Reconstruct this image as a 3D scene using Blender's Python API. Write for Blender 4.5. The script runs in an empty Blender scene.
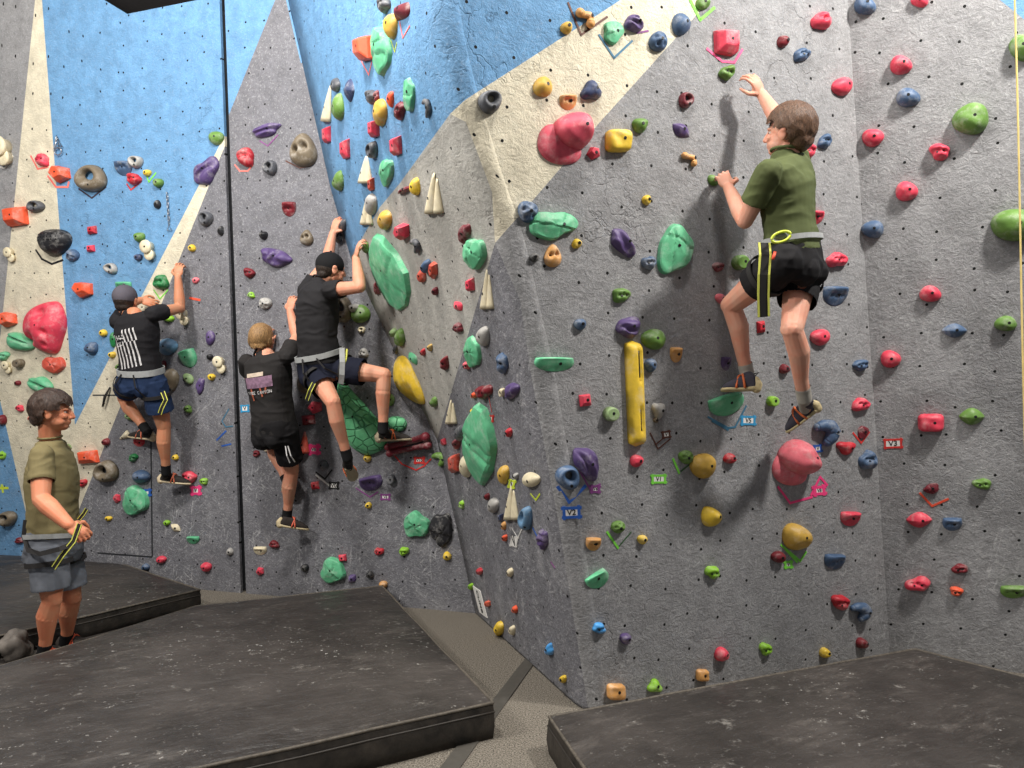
import bpy, bmesh, math, random
from mathutils import Vector, Matrix, noise
from mathutils.bvhtree import BVHTree
from math import sin, cos, pi, radians, sqrt
sc = bpy.context.scene
# ---------------------------------------------------------------- camera
F = 760.0; CX, CY = 512.0, 384.0; PITCH = radians(2.0); CAM = Vector((0, 0, 1.6))
cam = bpy.data.cameras.new('camera'); cam.sensor_width = 36; cam.lens = F/1024*36
camo = bpy.data.objects.new('camera', cam); sc.collection.objects.link(camo)
camo.location = CAM; camo.rotation_euler = (pi/2+PITCH, 0, 0); sc.camera = camo
# ---------------------------------------------------------------- world, lamps, exposure
w = bpy.data.worlds.new('world'); sc.world = w; w.use_nodes = True
w.node_tree.nodes['Background'].inputs[0].default_value = (0.92, 0.94, 1.0, 1)
w.node_tree.nodes['Background'].inputs[1].default_value = 0.21
def lamp(name, loc, target, size, power, col=(1, .955, .89), sy=None):
    l = bpy.data.lights.new(name, 'AREA'); l.energy = power; l.color = col; l.size = size
    if sy: l.shape = 'RECTANGLE'; l.size_y = sy
    o = bpy.data.objects.new(name, l); sc.collection.objects.link(o); o.location = loc
    o.rotation_euler = (Vector(target)-Vector(loc)).to_track_quat('-Z', 'Y').to_euler()
    return o
lamp('ceiling_or_fill_lamp', (3.2, 2.2, 5.3), (1.7, 4.6, 1.9), 0.35, 235)
lamp('ceiling_or_fill_lamp', (-1.5, 2.9, 5.45), (-2.2, 6.2, 1.9), 0.4, 190)
lamp('ceiling_or_fill_lamp', (-4.1, 2.9, 5.45), (-3.8, 7.2, 2.2), 0.5, 85)
lamp('ceiling_or_fill_lamp', (0.9, 2.5, 5.4), (0.9, 4.3, 2.4), 0.5, 60)  # added fill light for the prow wall, not a gym fixture
lamp('ceiling_or_fill_lamp', (-4.6, 1.6, 4.6), (-0.9, 4.8, 3.0), 0.6, 215)  # fill light added at the left to brighten the leaning side wall
lamp('ceiling_or_fill_lamp', (-1.0, -1.8, 5.2), (-0.6, 3.6, 0.4), 1.6, 22)  # weak front fill added behind the camera, no real lamp there
sc.view_settings.view_transform = 'Standard'; sc.view_settings.look = 'None'
sc.view_settings.gamma = 1; sc.view_settings.use_curve_mapping = False
sc.view_settings.exposure = 0.06
# ---------------------------------------------------------------- helpers
COL = sc.collection
def rgb(r, g, b):
    f = lambda c: (c/255/12.92) if c/255 <= .04045 else ((c/255+.055)/1.055)**2.4
    return (f(r), f(g), f(b), 1)
def ray(px, py):
    d = Vector(((px-CX)/F, 1, (CY-py)/F))
    return Vector((d.x, d.y*cos(PITCH)-d.z*sin(PITCH), d.y*sin(PITCH)+d.z*cos(PITCH)))
def proj(p):
    q = Vector(p)-CAM
    y = q.y*cos(PITCH)+q.z*sin(PITCH); z = -q.y*sin(PITCH)+q.z*cos(PITCH)
    return (CX+F*q.x/y, CY-F*z/y)
def on_plane(px, py, n, d):           # n.p = d
    r = ray(px, py); n = Vector(n)
    return CAM + r*((d-n.dot(CAM))/n.dot(r))
def floor_at(px, py, z=0): return on_plane(px, py, (0, 0, 1), z)
def link(name, me, mat=None, parent=None, loc=None):
    o = bpy.data.objects.new(name, me); COL.objects.link(o)
    if mat is not None:
        for m in (mat if isinstance(mat, (list, tuple)) else [mat]): me.materials.append(m)
    if parent is not None: o.parent = parent
    if loc is not None: o.location = loc
    return o
def bm_obj(name, bm, mat, parent=None, smooth=False, recentre=False):
    me = bpy.data.meshes.new(name)
    c = Vector((0, 0, 0))
    if recentre:
        for v in bm.verts: c += v.co
        c /= max(1, len(bm.verts)); bmesh.ops.translate(bm, verts=bm.verts, vec=-c)
    bm.to_mesh(me); bm.free()
    if smooth: me.shade_smooth()
    return link(name, me, mat, parent, c if recentre else None)
def empty(name, loc):
    o = bpy.data.objects.new(name, None); COL.objects.link(o); o.location = loc; o.empty_display_size = .1; return o
def tag(o, label, cat, group=None):
    o['label'] = label; o['category'] = cat
    if group: o['group'] = group
    return o
# ---------------------------------------------------------------- materials
class N:
    def __init__(s, name):
        s.m = bpy.data.materials.new(name); s.m.use_nodes = True; s.t = s.m.node_tree
        s.b = s.t.nodes['Principled BSDF']
    def n(s, typ, **kw):
        x = s.t.nodes.new(typ)
        for k, v in kw.items():
            if k[:2] == 'i_':
                key = k[2:].replace('_', ' '); x.inputs[key].default_value = v
            else: setattr(x, k, v)
        return x
    def l(s, a, b): s.t.links.new(a, b)
    def noise(s, scale, detail=3, rough=.55, vec=None, dist=0):
        x = s.n('ShaderNodeTexNoise'); x.inputs['Scale'].default_value = scale; x.inputs['Detail'].default_value = detail
        x.inputs['Roughness'].default_value = rough; x.inputs['Distortion'].default_value = dist
        if vec is not None: s.l(vec, x.inputs['Vector'])
        return x.outputs['Fac']
    def ramp(s, fac, a, b, ca=(0, 0, 0, 1), cb=(1, 1, 1, 1)):
        x = s.n('ShaderNodeValToRGB'); e = x.color_ramp.elements
        e[0].position = a; e[1].position = b; e[0].color = ca; e[1].color = cb
        s.l(fac, x.inputs[0]); return x.outputs[0]
    def mix(s, fac, a, b, mode='MIX'):
        x = s.n('ShaderNodeMix', data_type='RGBA', blend_type=mode)
        for i, v in ((0, fac), (6, a), (7, b)):
            if isinstance(v, (int, float)): x.inputs[i].default_value = v
            elif isinstance(v, tuple): x.inputs[i].default_value = v
            else: s.l(v, x.inputs[i])
        return x.outputs[2]
    def math(s, op, a, b=0.0, c=None):
        x = s.n('ShaderNodeMath', operation=op)
        for i, v in enumerate((a, b, c)):
            if v is None: continue
            if isinstance(v, (int, float)): x.inputs[i].default_value = v
            else: s.l(v, x.inputs[i])
        return x.outputs[0]
    def bump(s, h, strength=.4, dist=.01, prev=None):
        x = s.n('ShaderNodeBump'); x.inputs['Strength'].default_value = strength; x.inputs['Distance'].default_value = dist
        s.l(h, x.inputs['Height'])
        if prev is not None: s.l(prev, x.inputs['Normal'])
        return x.outputs[0]
    def out(s, col=None, rough=None, normal=None, spec=None):
        for key, v in (('Base Color', col), ('Roughness', rough), ('Normal', normal), ('Specular IOR Level', spec)):
            if v is None: continue
            if isinstance(v, (int, float, tuple)): s.b.inputs[key].default_value = v
            else: s.l(v, s.b.inputs[key])
        return s.m
def obj_vec(k):
    return k.n('ShaderNodeTexCoord').outputs['Object']
def geo_vec(k):
    return k.n('ShaderNodeNewGeometry').outputs['Position']
MAT = {}
def simple(name, c, rough=.6, var=.12, bump=0, scale=30, chalk=0.0, spec=.4):
    if name in MAT: return MAT[name]
    k = N(name); v = geo_vec(k)
    nz = k.noise(scale, 4, .6, v)
    col = k.mix(k.ramp(nz, .3, .7), tuple(x*(1-var) for x in c[:3])+(1,), tuple(min(1, x*(1+var)) for x in c[:3])+(1,))
    if chalk:
        n2 = k.noise(16, 5, .65, v)
        col = k.mix(k.math('MULTIPLY', k.ramp(n2, .48, .72), chalk), col, (.72, .70, .68, 1))
    nm = k.bump(k.noise(scale*6, 3, .6, v), bump, .004) if bump else None
    MAT[name] = k.out(col, rough, nm, spec); return MAT[name]
# painted plaster of the climbing walls: UV in metres along / up the panel
def wall_mat(name, c, grain=.35, chalk=.5):
    k = N(name); uv = k.n('ShaderNodeUVMap').outputs[0]; v = geo_vec(k)
    big = k.noise(1.1, 4, .6, v); fine = k.noise(62, 4, .8, v); mid = k.noise(9, 5, .65, v)
    dk = tuple(x*.78 for x in c[:3])+(1,); lt = tuple(min(1, x*1.18) for x in c[:3])+(1,)
    col = k.mix(k.ramp(mid, .3, .72), dk, lt)
    col = k.mix(k.math('MULTIPLY', k.ramp(big, .35, .7), .3), col, tuple(x*.8 for x in c[:3])+(1,))
    col = k.mix(k.math('MULTIPLY', k.ramp(fine, .54, .68), grain), col, (.62, .62, .63, 1))      # paler grit showing through
    col = k.mix(k.math('MULTIPLY', k.ramp(k.noise(110, 2, .7, v), .60, .72), grain*1.1), col, tuple(x*.45 for x in c[:3])+(1,))
    # chalk scuffs: short streaks and smudges, mostly on the lower two metres where feet scrape
    m0 = k.n('ShaderNodeMapping'); k.l(v, m0.inputs[0]); m0.inputs['Rotation'].default_value = (.3, .9, .4); mp = k.n('ShaderNodeMapping'); k.l(m0.outputs[0], mp.inputs[0]); mp.inputs['Scale'].default_value = (1, 1, 4)
    st = k.ramp(k.noise(9, 6, .8, mp.outputs[0], .8), .60, .72)
    sm = k.ramp(k.noise(2.2, 6, .7, v, .4), .54, .78)
    sz = k.n('ShaderNodeSeparateXYZ'); k.l(v, sz.inputs[0])
    low = k.n('ShaderNodeMapRange'); k.l(sz.outputs[2], low.inputs[0]); low.inputs[1].default_value = 3.2; low.inputs[2].default_value = .6; low.inputs[3].default_value = .18; low.inputs[4].default_value = 1
    ck = k.math('MULTIPLY', k.math('ADD', k.math('MULTIPLY', st, .75), k.math('MULTIPLY', sm, .35)), k.math('MULTIPLY', low.outputs[0], chalk))
    col = k.mix(ck, col, (.70, .70, .71, 1))
    for rx, sc2 in ((.75, 19), (-.6, 23), (1.45, 17)):
        m3 = k.n('ShaderNodeMapping'); k.l(v, m3.inputs[0]); m3.inputs['Rotation'].default_value = (0, rx, .3*rx)
        m4 = k.n('ShaderNodeMapping'); k.l(m3.outputs[0], m4.inputs[0]); m4.inputs['Scale'].default_value = (1, 1, 7)
        s4 = k.math('MULTIPLY', k.ramp(k.noise(sc2*.45, 3, .6, m4.outputs[0], .3), .60, .66), k.ramp(k.noise(2.7, 3, .6, v), .42, .62))
        col = k.mix(k.math('MULTIPLY', s4, k.math('MULTIPLY', low.outputs[0], chalk*.5)), col, (.66, .66, .67, 1))
    pit = k.noise(30, 4, .75, v, .5)
    col = k.mix(k.math('MULTIPLY', k.ramp(pit, .52, .70), grain*1.2), col, tuple(x*.42 for x in c[:3])+(1,))
    # bolt holes, a jittered 20 cm grid
    vo = k.n('ShaderNodeTexVoronoi', voronoi_dimensions='2D', feature='F1'); k.l(uv, vo.inputs['Vector'])
    vo.inputs['Scale'].default_value = 4.9; vo.inputs['Randomness'].default_value = .42
    hole = k.math('LESS_THAN', vo.outputs['Distance'], .040)
    col = k.mix(hole, col, (.004, .004, .004, 1))
    # trowel ridges and hairline cracks
    mp2 = k.n('ShaderNodeMapping'); k.l(v, mp2.inputs[0]); mp2.inputs['Rotation'].default_value = (.4, .7, .2); mp2.inputs['Scale'].default_value = (1, 1, 1.3)
    tr = k.noise(14, 6, .65, mp2.outputs[0], 1.6)
    cr = k.n('ShaderNodeTexVoronoi', feature='DISTANCE_TO_EDGE'); cr.inputs['Scale'].default_value = 2.3
    wv = k.n('ShaderNodeVectorMath', operation='ADD'); wn = k.n('ShaderNodeTexNoise'); wn.inputs['Scale'].default_value = 3; wn.inputs['Detail'].default_value = 5
    k.l(v, wn.inputs['Vector']); k.l(v, wv.inputs[0]); k.l(wn.outputs['Color'], wv.inputs[1]); k.l(wv.outputs[0], cr.inputs['Vector'])
    ck2 = k.math('MULTIPLY', k.ramp(cr.outputs['Distance'], .0, .018, (1, 1, 1, 1), (0, 0, 0, 1)), k.ramp(k.noise(1.3, 2, .5, v), .58, .66))
    col = k.mix(k.math('MULTIPLY', ck2, .3), col, tuple(x*.4 for x in c[:3])+(1,))
    n1 = k.bump(k.math('ADD', tr, k.math('MULTIPLY', pit, -.5)), .42, .026); n2 = k.bump(fine, .8, .005, n1)
    n3 = k.bump(k.math('ADD', k.math('MULTIPLY', ck2, -1), k.math('MULTIPLY', hole, -2)), .5, .008, n2)
    return k.out(col, .72, n3, .25)
W_GREY = wall_mat('grey_wall_paint', rgb(146, 146, 148), .34, .5)
W_WARM = wall_mat('light_grey_wall_paint', rgb(176, 174, 168), .22, .35)
W_DARK = wall_mat('dark_grey_wall_paint', rgb(118, 118, 124), .42, .85)
W_BLUE = wall_mat('blue_wall_paint', rgb(106, 152, 194), .14, .35)
W_CREAM = wall_mat('cream_wall_paint', rgb(216, 208, 186), .10, .25)
WM = [W_GREY, W_WARM, W_DARK, W_BLUE, W_CREAM]
GREY, WARM, DARK, BLUE, CREAM = range(5)
# ---------------------------------------------------------------- the climbing walls
nA, dA = Vector((.32, 1, .137)), 5.969        # back wall
nR, dR = Vector((-.44, 1, .10)), 3.907        # right prow wall
def PA(x, y): return on_plane(x, y, nA, dA)
def PR(x, y): return on_plane(x, y, nR, dR)
ZT = PA(127, 14).z
def plane3(a, b, c):
    n = (b-a).cross(c-a).normalized(); return n, n.dot(a)
cornerAB = [floor_at(75, 577), PA(127, 14)]
cornerAB[0] = PA(75, 577)
cornerAF = [PA(*p) for p in [(475, 611), (437, 440), (352, 262), (331, 190), (288, 0), (241, -200)]]
ridge = [PR(*p) for p in [(588, 708), (558, 520), (532, 380), (520, 300), (495, 243), (492, 192), (466, 122), (450, 114), (437, 80), (432, 0), (427, -200)]]
cornerRS = [PR(890, 653), PR(848, 0)]
nS, dS = plane3(cornerRS[0], cornerRS[1], floor_at(1010, 672))
b0 = floor_at(0, 568); nB, dB = plane3(cornerAB[0], cornerAB[1], b0)
def at_z(pl, z):
    for i in range(len(pl)-1):
        a, b = pl[i], pl[i+1]
        if z <= b.z+1e-9 or i == len(pl)-2:
            t = (z-a.z)/(b.z-a.z); return a.lerp(b, t)
def strip(left, right, zs, nu):
    bm = bmesh.new(); uvl = bm.loops.layers.uv.new('uv'); rows = []; uvs = {}
    for z in zs:
        L = at_z(left, z) if not callable(left) else left(z); R = at_z(right, z) if not callable(right) else right(z)
        row = []
        for i in range(nu+1):
            p = L.lerp(R, i/nu); v = bm.verts.new(p); uvs[v] = ((p-L).length + L.x + .3*L.y, z*1.005); row.append(v)
        rows.append(row)
    for j in range(len(rows)-1):
        for i in range(nu):
            f = bm.faces.new((rows[j][i], rows[j][i+1], rows[j+1][i+1], rows[j+1][i]))
            for lp in f.loops: lp[uvl].uv = uvs[lp.vert]
    return bm
def cut_paint(bm, lines, regions, default):
    for (a, b) in lines:
        ra, rb = ray(*a), ray(*b); n = ra.cross(rb).normalized()
        bmesh.ops.bisect_plane(bm, geom=bm.verts[:]+bm.edges[:]+bm.faces[:], plane_co=CAM, plane_no=n, dist=1e-5)
    def inside(p, poly):
        c = False; j = len(poly)-1
        for i in range(len(poly)):
            (xi, yi), (xj, yj) = poly[i], poly[j]
            if (yi > p[1]) != (yj > p[1]) and p[0] < (xj-xi)*(p[1]-yi)/(yj-yi)+xi: c = not c
            j = i
        return c
    for f in bm.faces:
        p = proj(f.calc_center_median()); m = default(p) if callable(default) else default
        for poly, mi in regions:
            if inside(p, poly): m = mi; break
        f.material_index = m
def seg(poly): return [(poly[i], poly[(i+1) % len(poly)]) for i in range(len(poly))]
def zlist(*pls, n=10, top=ZT):
    s = {0.0, top}
    for pl in pls:
        for p in pl:
            if 0 < p.z < top: s.add(round(p.z, 4))
    for i in range(n): s.add(round(top*i/n, 4))
    return sorted(s)
ext = lambda pl: [pl[0]+(pl[0]-pl[1])*(pl[0].z/(pl[1].z-pl[0].z)) if pl[0].z > 1e-4 else pl[0]] + pl
WALLS = []
def finish_wall(name, bm):
    bmesh.ops.recalc_face_normals(bm, faces=bm.faces)
    s = sum((f.normal.dot(CAM-f.calc_center_median()) > 0)*1 for f in bm.faces)
    if s < len(bm.faces)/2: bmesh.ops.reverse_faces(bm, faces=bm.faces)
    bvh = BVHTree.FromBMesh(bm); WALLS.append((name, bvh))
    o = bm_obj(name, bm, WM); o['kind'] = 'structure'
    md = o.modifiers.new('thickness', 'SOLIDIFY'); md.thickness = .03; md.offset = -1
    return o
# left wall (B)
def leftB(z):
    a = floor_at(-70, 566.5); dirn = (cornerAB[1]-cornerAB[0])/(cornerAB[1].z-cornerAB[0].z)
    return a+dirn*z
cream1 = [(39, -38), (75, 425), (228, 130), (228, 138), (82, 502), (50, 590), (45, 590), (30, 520), (0, 400), (-80, 100), (0, 340)]
cream1 = [(39, -38), (75, 425), (228, 130), (228, 138), (82, 502), (46, 600), (44, 600), (30, 520), (0, 400), (-60, 160), (-60, 1000), (0, 340)]
creamA = [(39, -38), (75, 425), (53, 600), (44, 600), (30, 520), (0, 400), (-30, 300), (-12, 456), (0, 340)]
# written as simple polygons
creamL = [(39, -38), (75, 425), (53.5, 590), (44, 590), (0, 400), (-15, 340), (0, 340)]
creamR = [(75, 425), (228, 129), (228, 138), (82, 502), (46, 600), (53, 590)]
greyL = [(39, -900), (39, -38), (0, 340), (-300, 340), (-300, -900)]
blueL = [(0, 400), (46, 600), (-300, 600), (-300, 340), (-15, 340)]
blueM = [(39, -900), (39, -38), (75, 425), (228, 129), (228, -900)]
linesL = [((39, -38), (75, 425)), ((39, -38), (0, 340)), ((39, -38), (39, -900)), ((75, 425), (228, 129)), ((228, 138), (82, 502)), ((0, 400), (46, 600)), ((0, 340), (-300, 340))]
zs = zlist(cornerAB, n=6)
bm = strip(leftB, cornerAB, zs, 8)
# the left wall runs on above the notch: raise its top edge towards the left
for v in bm.verts:
    if abs(v.co.z-ZT) < 1e-3:
        t = (cornerAB[1]-v.co).length
        v.co += Vector((.18, -.18, .9))*min(1.1, t*.62)
reg_left = [(blueL, BLUE), (greyL, GREY), (creamL, CREAM), (creamR, CREAM), (blueM, BLUE)]
cut_paint(bm, linesL, reg_left, DARK)
finish_wall('wall_left', bm)
# back wall (A), with the dark vertical joint left open
cAF = ext(cornerAF)
bm = strip(cornerAB, cAF, zlist(cAF, n=8), 14)
blueA = [(228, -900), (228, 129), (232, 107), (282, -17), (282, -900)]
blueA2 = [(282, -900), (282, -17), (286, 0), (340, 220), (700, 220), (700, -900)]
lines = linesL + [((232, 107), (282, -17)), ((286, 0), (331, 192)), ((282, -17), (282, -300)), ((228, -900), (228, 500))]
cut_paint(bm, lines, reg_left+[(blueA, BLUE), (blueA2, BLUE)], DARK)
SEAM = [(222.0, 0), (243.5, 592)]
def seamx(y): return 222.0+21.5*y/592
for dx in (-2.6, 2.6):
    ra, rb = ray(222.0+dx, 0), ray(243.5+dx, 592)
    bmesh.ops.bisect_plane(bm, geom=bm.verts[:]+bm.edges[:]+bm.faces[:], plane_co=CAM, plane_no=ra.cross(rb).normalized(), dist=1e-5)
dead = []
for f in bm.faces:
    p = proj(f.calc_center_median())
    if abs(p[0]-seamx(p[1])) < 2.5: dead.append(f)
bmesh.ops.delete(bm, geom=dead, context='FACES')
finish_wall('wall_back', bm)
# dark batten at the bottom of the joint
off = Vector((.32, 1, .137)).normalized()*.07
bm = bmesh.new(); vs = []
for (x, y) in ((214, 8), (230, 8), (252, 592), (236, 592)): vs.append(bm.verts.new(PA(x, y)+off))
bm.faces.new(vs); r = bmesh.ops.extrude_face_region(bm, geom=bm.faces[:]); bmesh.ops.translate(bm, verts=[g for g in r['geom'] if isinstance(g, bmesh.types.BMVert)], vec=off*.5)
bmesh.ops.recalc_face_normals(bm, faces=bm.faces)
o = bm_obj('trim_1', bm, simple('joint_black', rgb(38, 40, 44), .8)); o['kind'] = 'structure'
# side wall (F): between the back corner and the prow ridge
rdg = ext(ridge)
uR = Vector((1, .44, 0)).normalized(); RB = .13
def softr(z):
    q = [at_z(rdg, max(0, z+.08*i)) for i in range(-5, 6)]
    p = sum(q, Vector())/len(q); p.z = z; return p
def rr_(z): return softr(z)+uR*RB
def strip_side(zs):
    bm = bmesh.new(); uvl = bm.loops.layers.uv.new('uv'); rows = []; uvs = {}
    for z in zs:
        c, r = at_z(cAF, z), softr(z); pf = r+(c-r).normalized()*.17; pr = r+uR*RB
        pts = [c.lerp(pf, i/9) for i in range(10)]
        for i in range(1, 7):
            t = i/6; pts.append(pf*(1-t)**2+r*2*t*(1-t)+pr*t*t)
        row = []; L = 0
        for i, p in enumerate(pts):
            if i: L += (p-pts[i-1]).length
            v = bm.verts.new(p); uvs[v] = (L, z*1.005); row.append(v)
        rows.append(row)
    for j in range(len(rows)-1):
        for i in range(len(rows[0])-1):
            f = bm.faces.new((rows[j][i], rows[j][i+1], rows[j+1][i+1], rows[j+1][i]))
            f.smooth = True
            for lp in f.loops: lp[uvl].uv = uvs[lp.vert]
    return bm
ZS = zlist(cAF, rdg, n=26)
bm = strip_side(ZS)
blueF = [(200, -900), (240, -200), (288, 0), (331, 190), (352, 262), (352, 258), (380, 207), (400, 184), (450, 114), (437, 80), (432, 0), (420, -900)]
blueF = [(100, -900), (100, 0), (300, 262), (348, 262), (380, 207), (400, 183), (452, 111), (600, -900)]
warmF = [(300, 262), (348, 262), (380, 207), (400, 183), (452, 111), (520, 111), (520, 243), (492, 262), (437, 440), (400, 440)]
RP = [(450, 114), (466, 122), (492, 192), (495, 243), (520, 300), (532, 380), (558, 520), (588, 708)]
blueR = [(436, -900), (436, 80), (450, 114), (465, 100), (630, -6), (1200, -400), (1200, -900)]
creamRr = [(450, 114), (465, 100), (630, -6), (760, -90), (800, -90), (710, 0), (600, 122), (540, 192), (495, 243), (492, 192), (466, 122)]
rlines = [((450, 114), (465, 100)), ((465, 100), (630, -6)), ((710, 0), (600, 122)), ((600, 122), (540, 192)), ((540, 192), (495, 243))]
warmF = [(300, 262), (348, 262), (380, 207), (400, 183), (450, 114), (466, 122), (492, 192), (495, 243), (492, 262), (437, 440), (400, 440)]
blueF = [(100, -900), (100, 0), (300, 262), (348, 262), (380, 207), (400, 183), (450, 114), (437, 80), (437, -900)]
greyF = [(495, 243), (520, 300), (532, 380), (558, 520), (588, 708), (900, 708), (900, -300), (800, -90), (710, 0), (600, 122), (540, 192)]
cut_paint(bm, [((348, 262), (380, 207)), ((380, 207), (400, 183)), ((400, 183), (450, 114)), ((495, 243), (437, 440)), ((350, 262), (437, 441))]+rlines+[(RP[i], RP[i+1]) for i in range(7)],
          [(blueF, BLUE), (warmF, WARM), (creamRr, CREAM), (blueR, BLUE), (greyF, GREY)], DARK)
finish_wall('wall_side', bm)
# prow wall (R)
cRS = ext(cornerRS)
bm = strip(lambda z: rr_(z), cRS, ZS, 10)
blueR2 = [(300, -900), (300, 160), (450, 114), (465, 100), (630, -6), (1200, -400), (1200, -900)]
creamR2 = [(450, 114), (465, 100), (630, -6), (760, -90), (800, -90), (710, 0), (600, 122), (540, 192), (490, 250), (440, 250)]
cut_paint(bm, rlines, [(blueR2, BLUE), (creamR2, CREAM)], GREY)
finish_wall('wall_prow', bm)
# far right wall (S)
sdir = (floor_at(1010, 672)-cornerRS[0]).normalized()
up = (cornerRS[1]-cornerRS[0])/(cornerRS[1].z-cornerRS[0].z)
bm = strip(cRS, lambda z: cornerRS[0]+sdir*2.2+up*z, zlist(cRS, n=6), 6)
cut_paint(bm, [((1000, 0), (1030, 24))], [([(1000, 0), (1040, 32), (1300, 240), (1300, -900), (400, -900), (400, -480)], BLUE)], GREY)
finish_wall('wall_right', bm)
def hit(px, py):
    r = ray(px, py).normalized(); best = None
    for name, b in WALLS:
        h = b.ray_cast(CAM, r, 30)
        if h[0] is not None and (best is None or h[3] < best[3]): best = (h[0], h[1], name, h[3])
    if best is None: raise ValueError((px, py))
    n = best[1]
    if n.dot(CAM-best[0]) < 0: n = -n
    return best[0], n.normalized(), best[2]
# ---------------------------------------------------------------- floor, ceiling, rear wall
k = N('grey_carpet'); v = geo_vec(k)
col = k.mix(k.ramp(k.noise(120, 3, .8, v), .40, .60), rgb(58, 54, 50), rgb(150, 143, 132))
col = k.mix(k.math('MULTIPLY', k.ramp(k.noise(2.2, 4, .6, v), .4, .7), .3), col, rgb(120, 114, 105))
CARPET = k.out(col, .95, k.bump(k.noise(300, 2, .7, v), .5, .004), .1)
bm = bmesh.new(); bm.faces.new([bm.verts.new(p) for p in ((-9, -3, 0), (7, -3, 0), (7, 10, 0), (-9, 10, 0))])
r = bmesh.ops.extrude_face_region(bm, geom=bm.faces[:]); bmesh.ops.translate(bm, verts=[g for g in r['geom'] if isinstance(g, bmesh.types.BMVert)], vec=(0, 0, -.1)); bmesh.ops.recalc_face_normals(bm, faces=bm.faces)
o = bm_obj('floor', bm, CARPET); o['kind'] = 'structure'
CEIL = simple('ceiling_dark', rgb(92, 88, 88), .9)
def slab(name, lo, hi, mat):
    bm = bmesh.new(); bmesh.ops.create_cube(bm, size=1)
    for v in bm.verts: v.co = Vector([lo[i] if v.co[i] < 0 else hi[i] for i in range(3)])
    o = bm_obj(name, bm, mat); o['kind'] = 'structure'; return o
slab('ceiling', (-9, -3, 5.7), (7, 10, 5.8), CEIL)
slab('wall_rear', (-9, 9.0, 0), (7, 9.1, 5.7), CEIL)
# black tape laid over the carpet seam
bm = bmesh.new(); ps = [floor_at(*p, .003) for p in ((536, 661), (528, 655), (440, 768), (420, 790), (445, 790), (460, 768))]
bm.faces.new([bm.verts.new(p) for p in ps]); r = bmesh.ops.extrude_face_region(bm, geom=bm.faces[:]); bmesh.ops.translate(bm, verts=[g for g in r['geom'] if isinstance(g, bmesh.types.BMVert)], vec=(0, 0, .003)); bmesh.ops.recalc_face_normals(bm, faces=bm.faces)
tag(bm_obj('floor_tape', bm, simple('floor_tape_grey', rgb(78, 75, 70), .6), recentre=True), 'dark grey tape strip stuck across the carpet between the two mats', 'tape')
# ---------------------------------------------------------------- mats
k = N('black_vinyl'); v = geo_vec(k)
big = k.noise(1.6, 6, .65, v); m0 = k.n('ShaderNodeMapping'); k.l(v, m0.inputs[0]); m0.inputs['Rotation'].default_value = (0, 0, -.55); mp = k.n('ShaderNodeMapping'); k.l(m0.outputs[0], mp.inputs[0]); mp.inputs['Scale'].default_value = (1, 2.6, 1)
stre = k.noise(1.9, 9, .8, mp.outputs[0], .15)
col = k.mix(k.ramp(big, .3, .72), rgb(36, 33, 31), rgb(72, 67, 64))
col = k.mix(k.math('MULTIPLY', k.ramp(stre, .54, .70), .45), col, rgb(118, 112, 107))
col = k.mix(k.math('MULTIPLY', k.ramp(k.noise(5, 8, .8, v, .6), .5, .75), .35), col, rgb(34, 32, 31))
spk = k.math('MULTIPLY', k.ramp(k.noise(34, 3, .75, v), .64, .70), k.ramp(k.noise(1.4, 4, .6, v), .46, .60))
col = k.mix(k.math('MULTIPLY', spk, .75), col, rgb(206, 203, 198))
col = k.mix(k.math('MULTIPLY', k.ramp(k.noise(9, 7, .75, v, .3), .60, .68), .4), col, rgb(170, 166, 160))
wr = k.noise(1.6, 5, .6, mp.outputs[0], .4)
VINYL = k.out(col, k.mix(k.ramp(big, .3, .7), (.40,)*3+(1,), (.60,)*3+(1,)), k.bump(k.noise(26, 5, .7, v), .45, .01, k.bump(k.math('ABSOLUTE', k.math('SUBTRACT', wr, .5)), .55, .09, k.bump(k.noise(1.2, 3, .5, mp.outputs[0]), .5, .12))), .45)
k = N('black_vinyl_side'); v = geo_vec(k)
col = k.mix(k.ramp(k.noise(8, 5, .7, v), .35, .8), rgb(32, 30, 28), rgb(72, 66, 60))
SIDE = k.out(col, .5, k.bump(k.noise(9, 4, .6, v), .4, .02), .4)
SEAMM = simple('mat_piping', rgb(88, 82, 74), .6, .4, scale=60)
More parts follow.
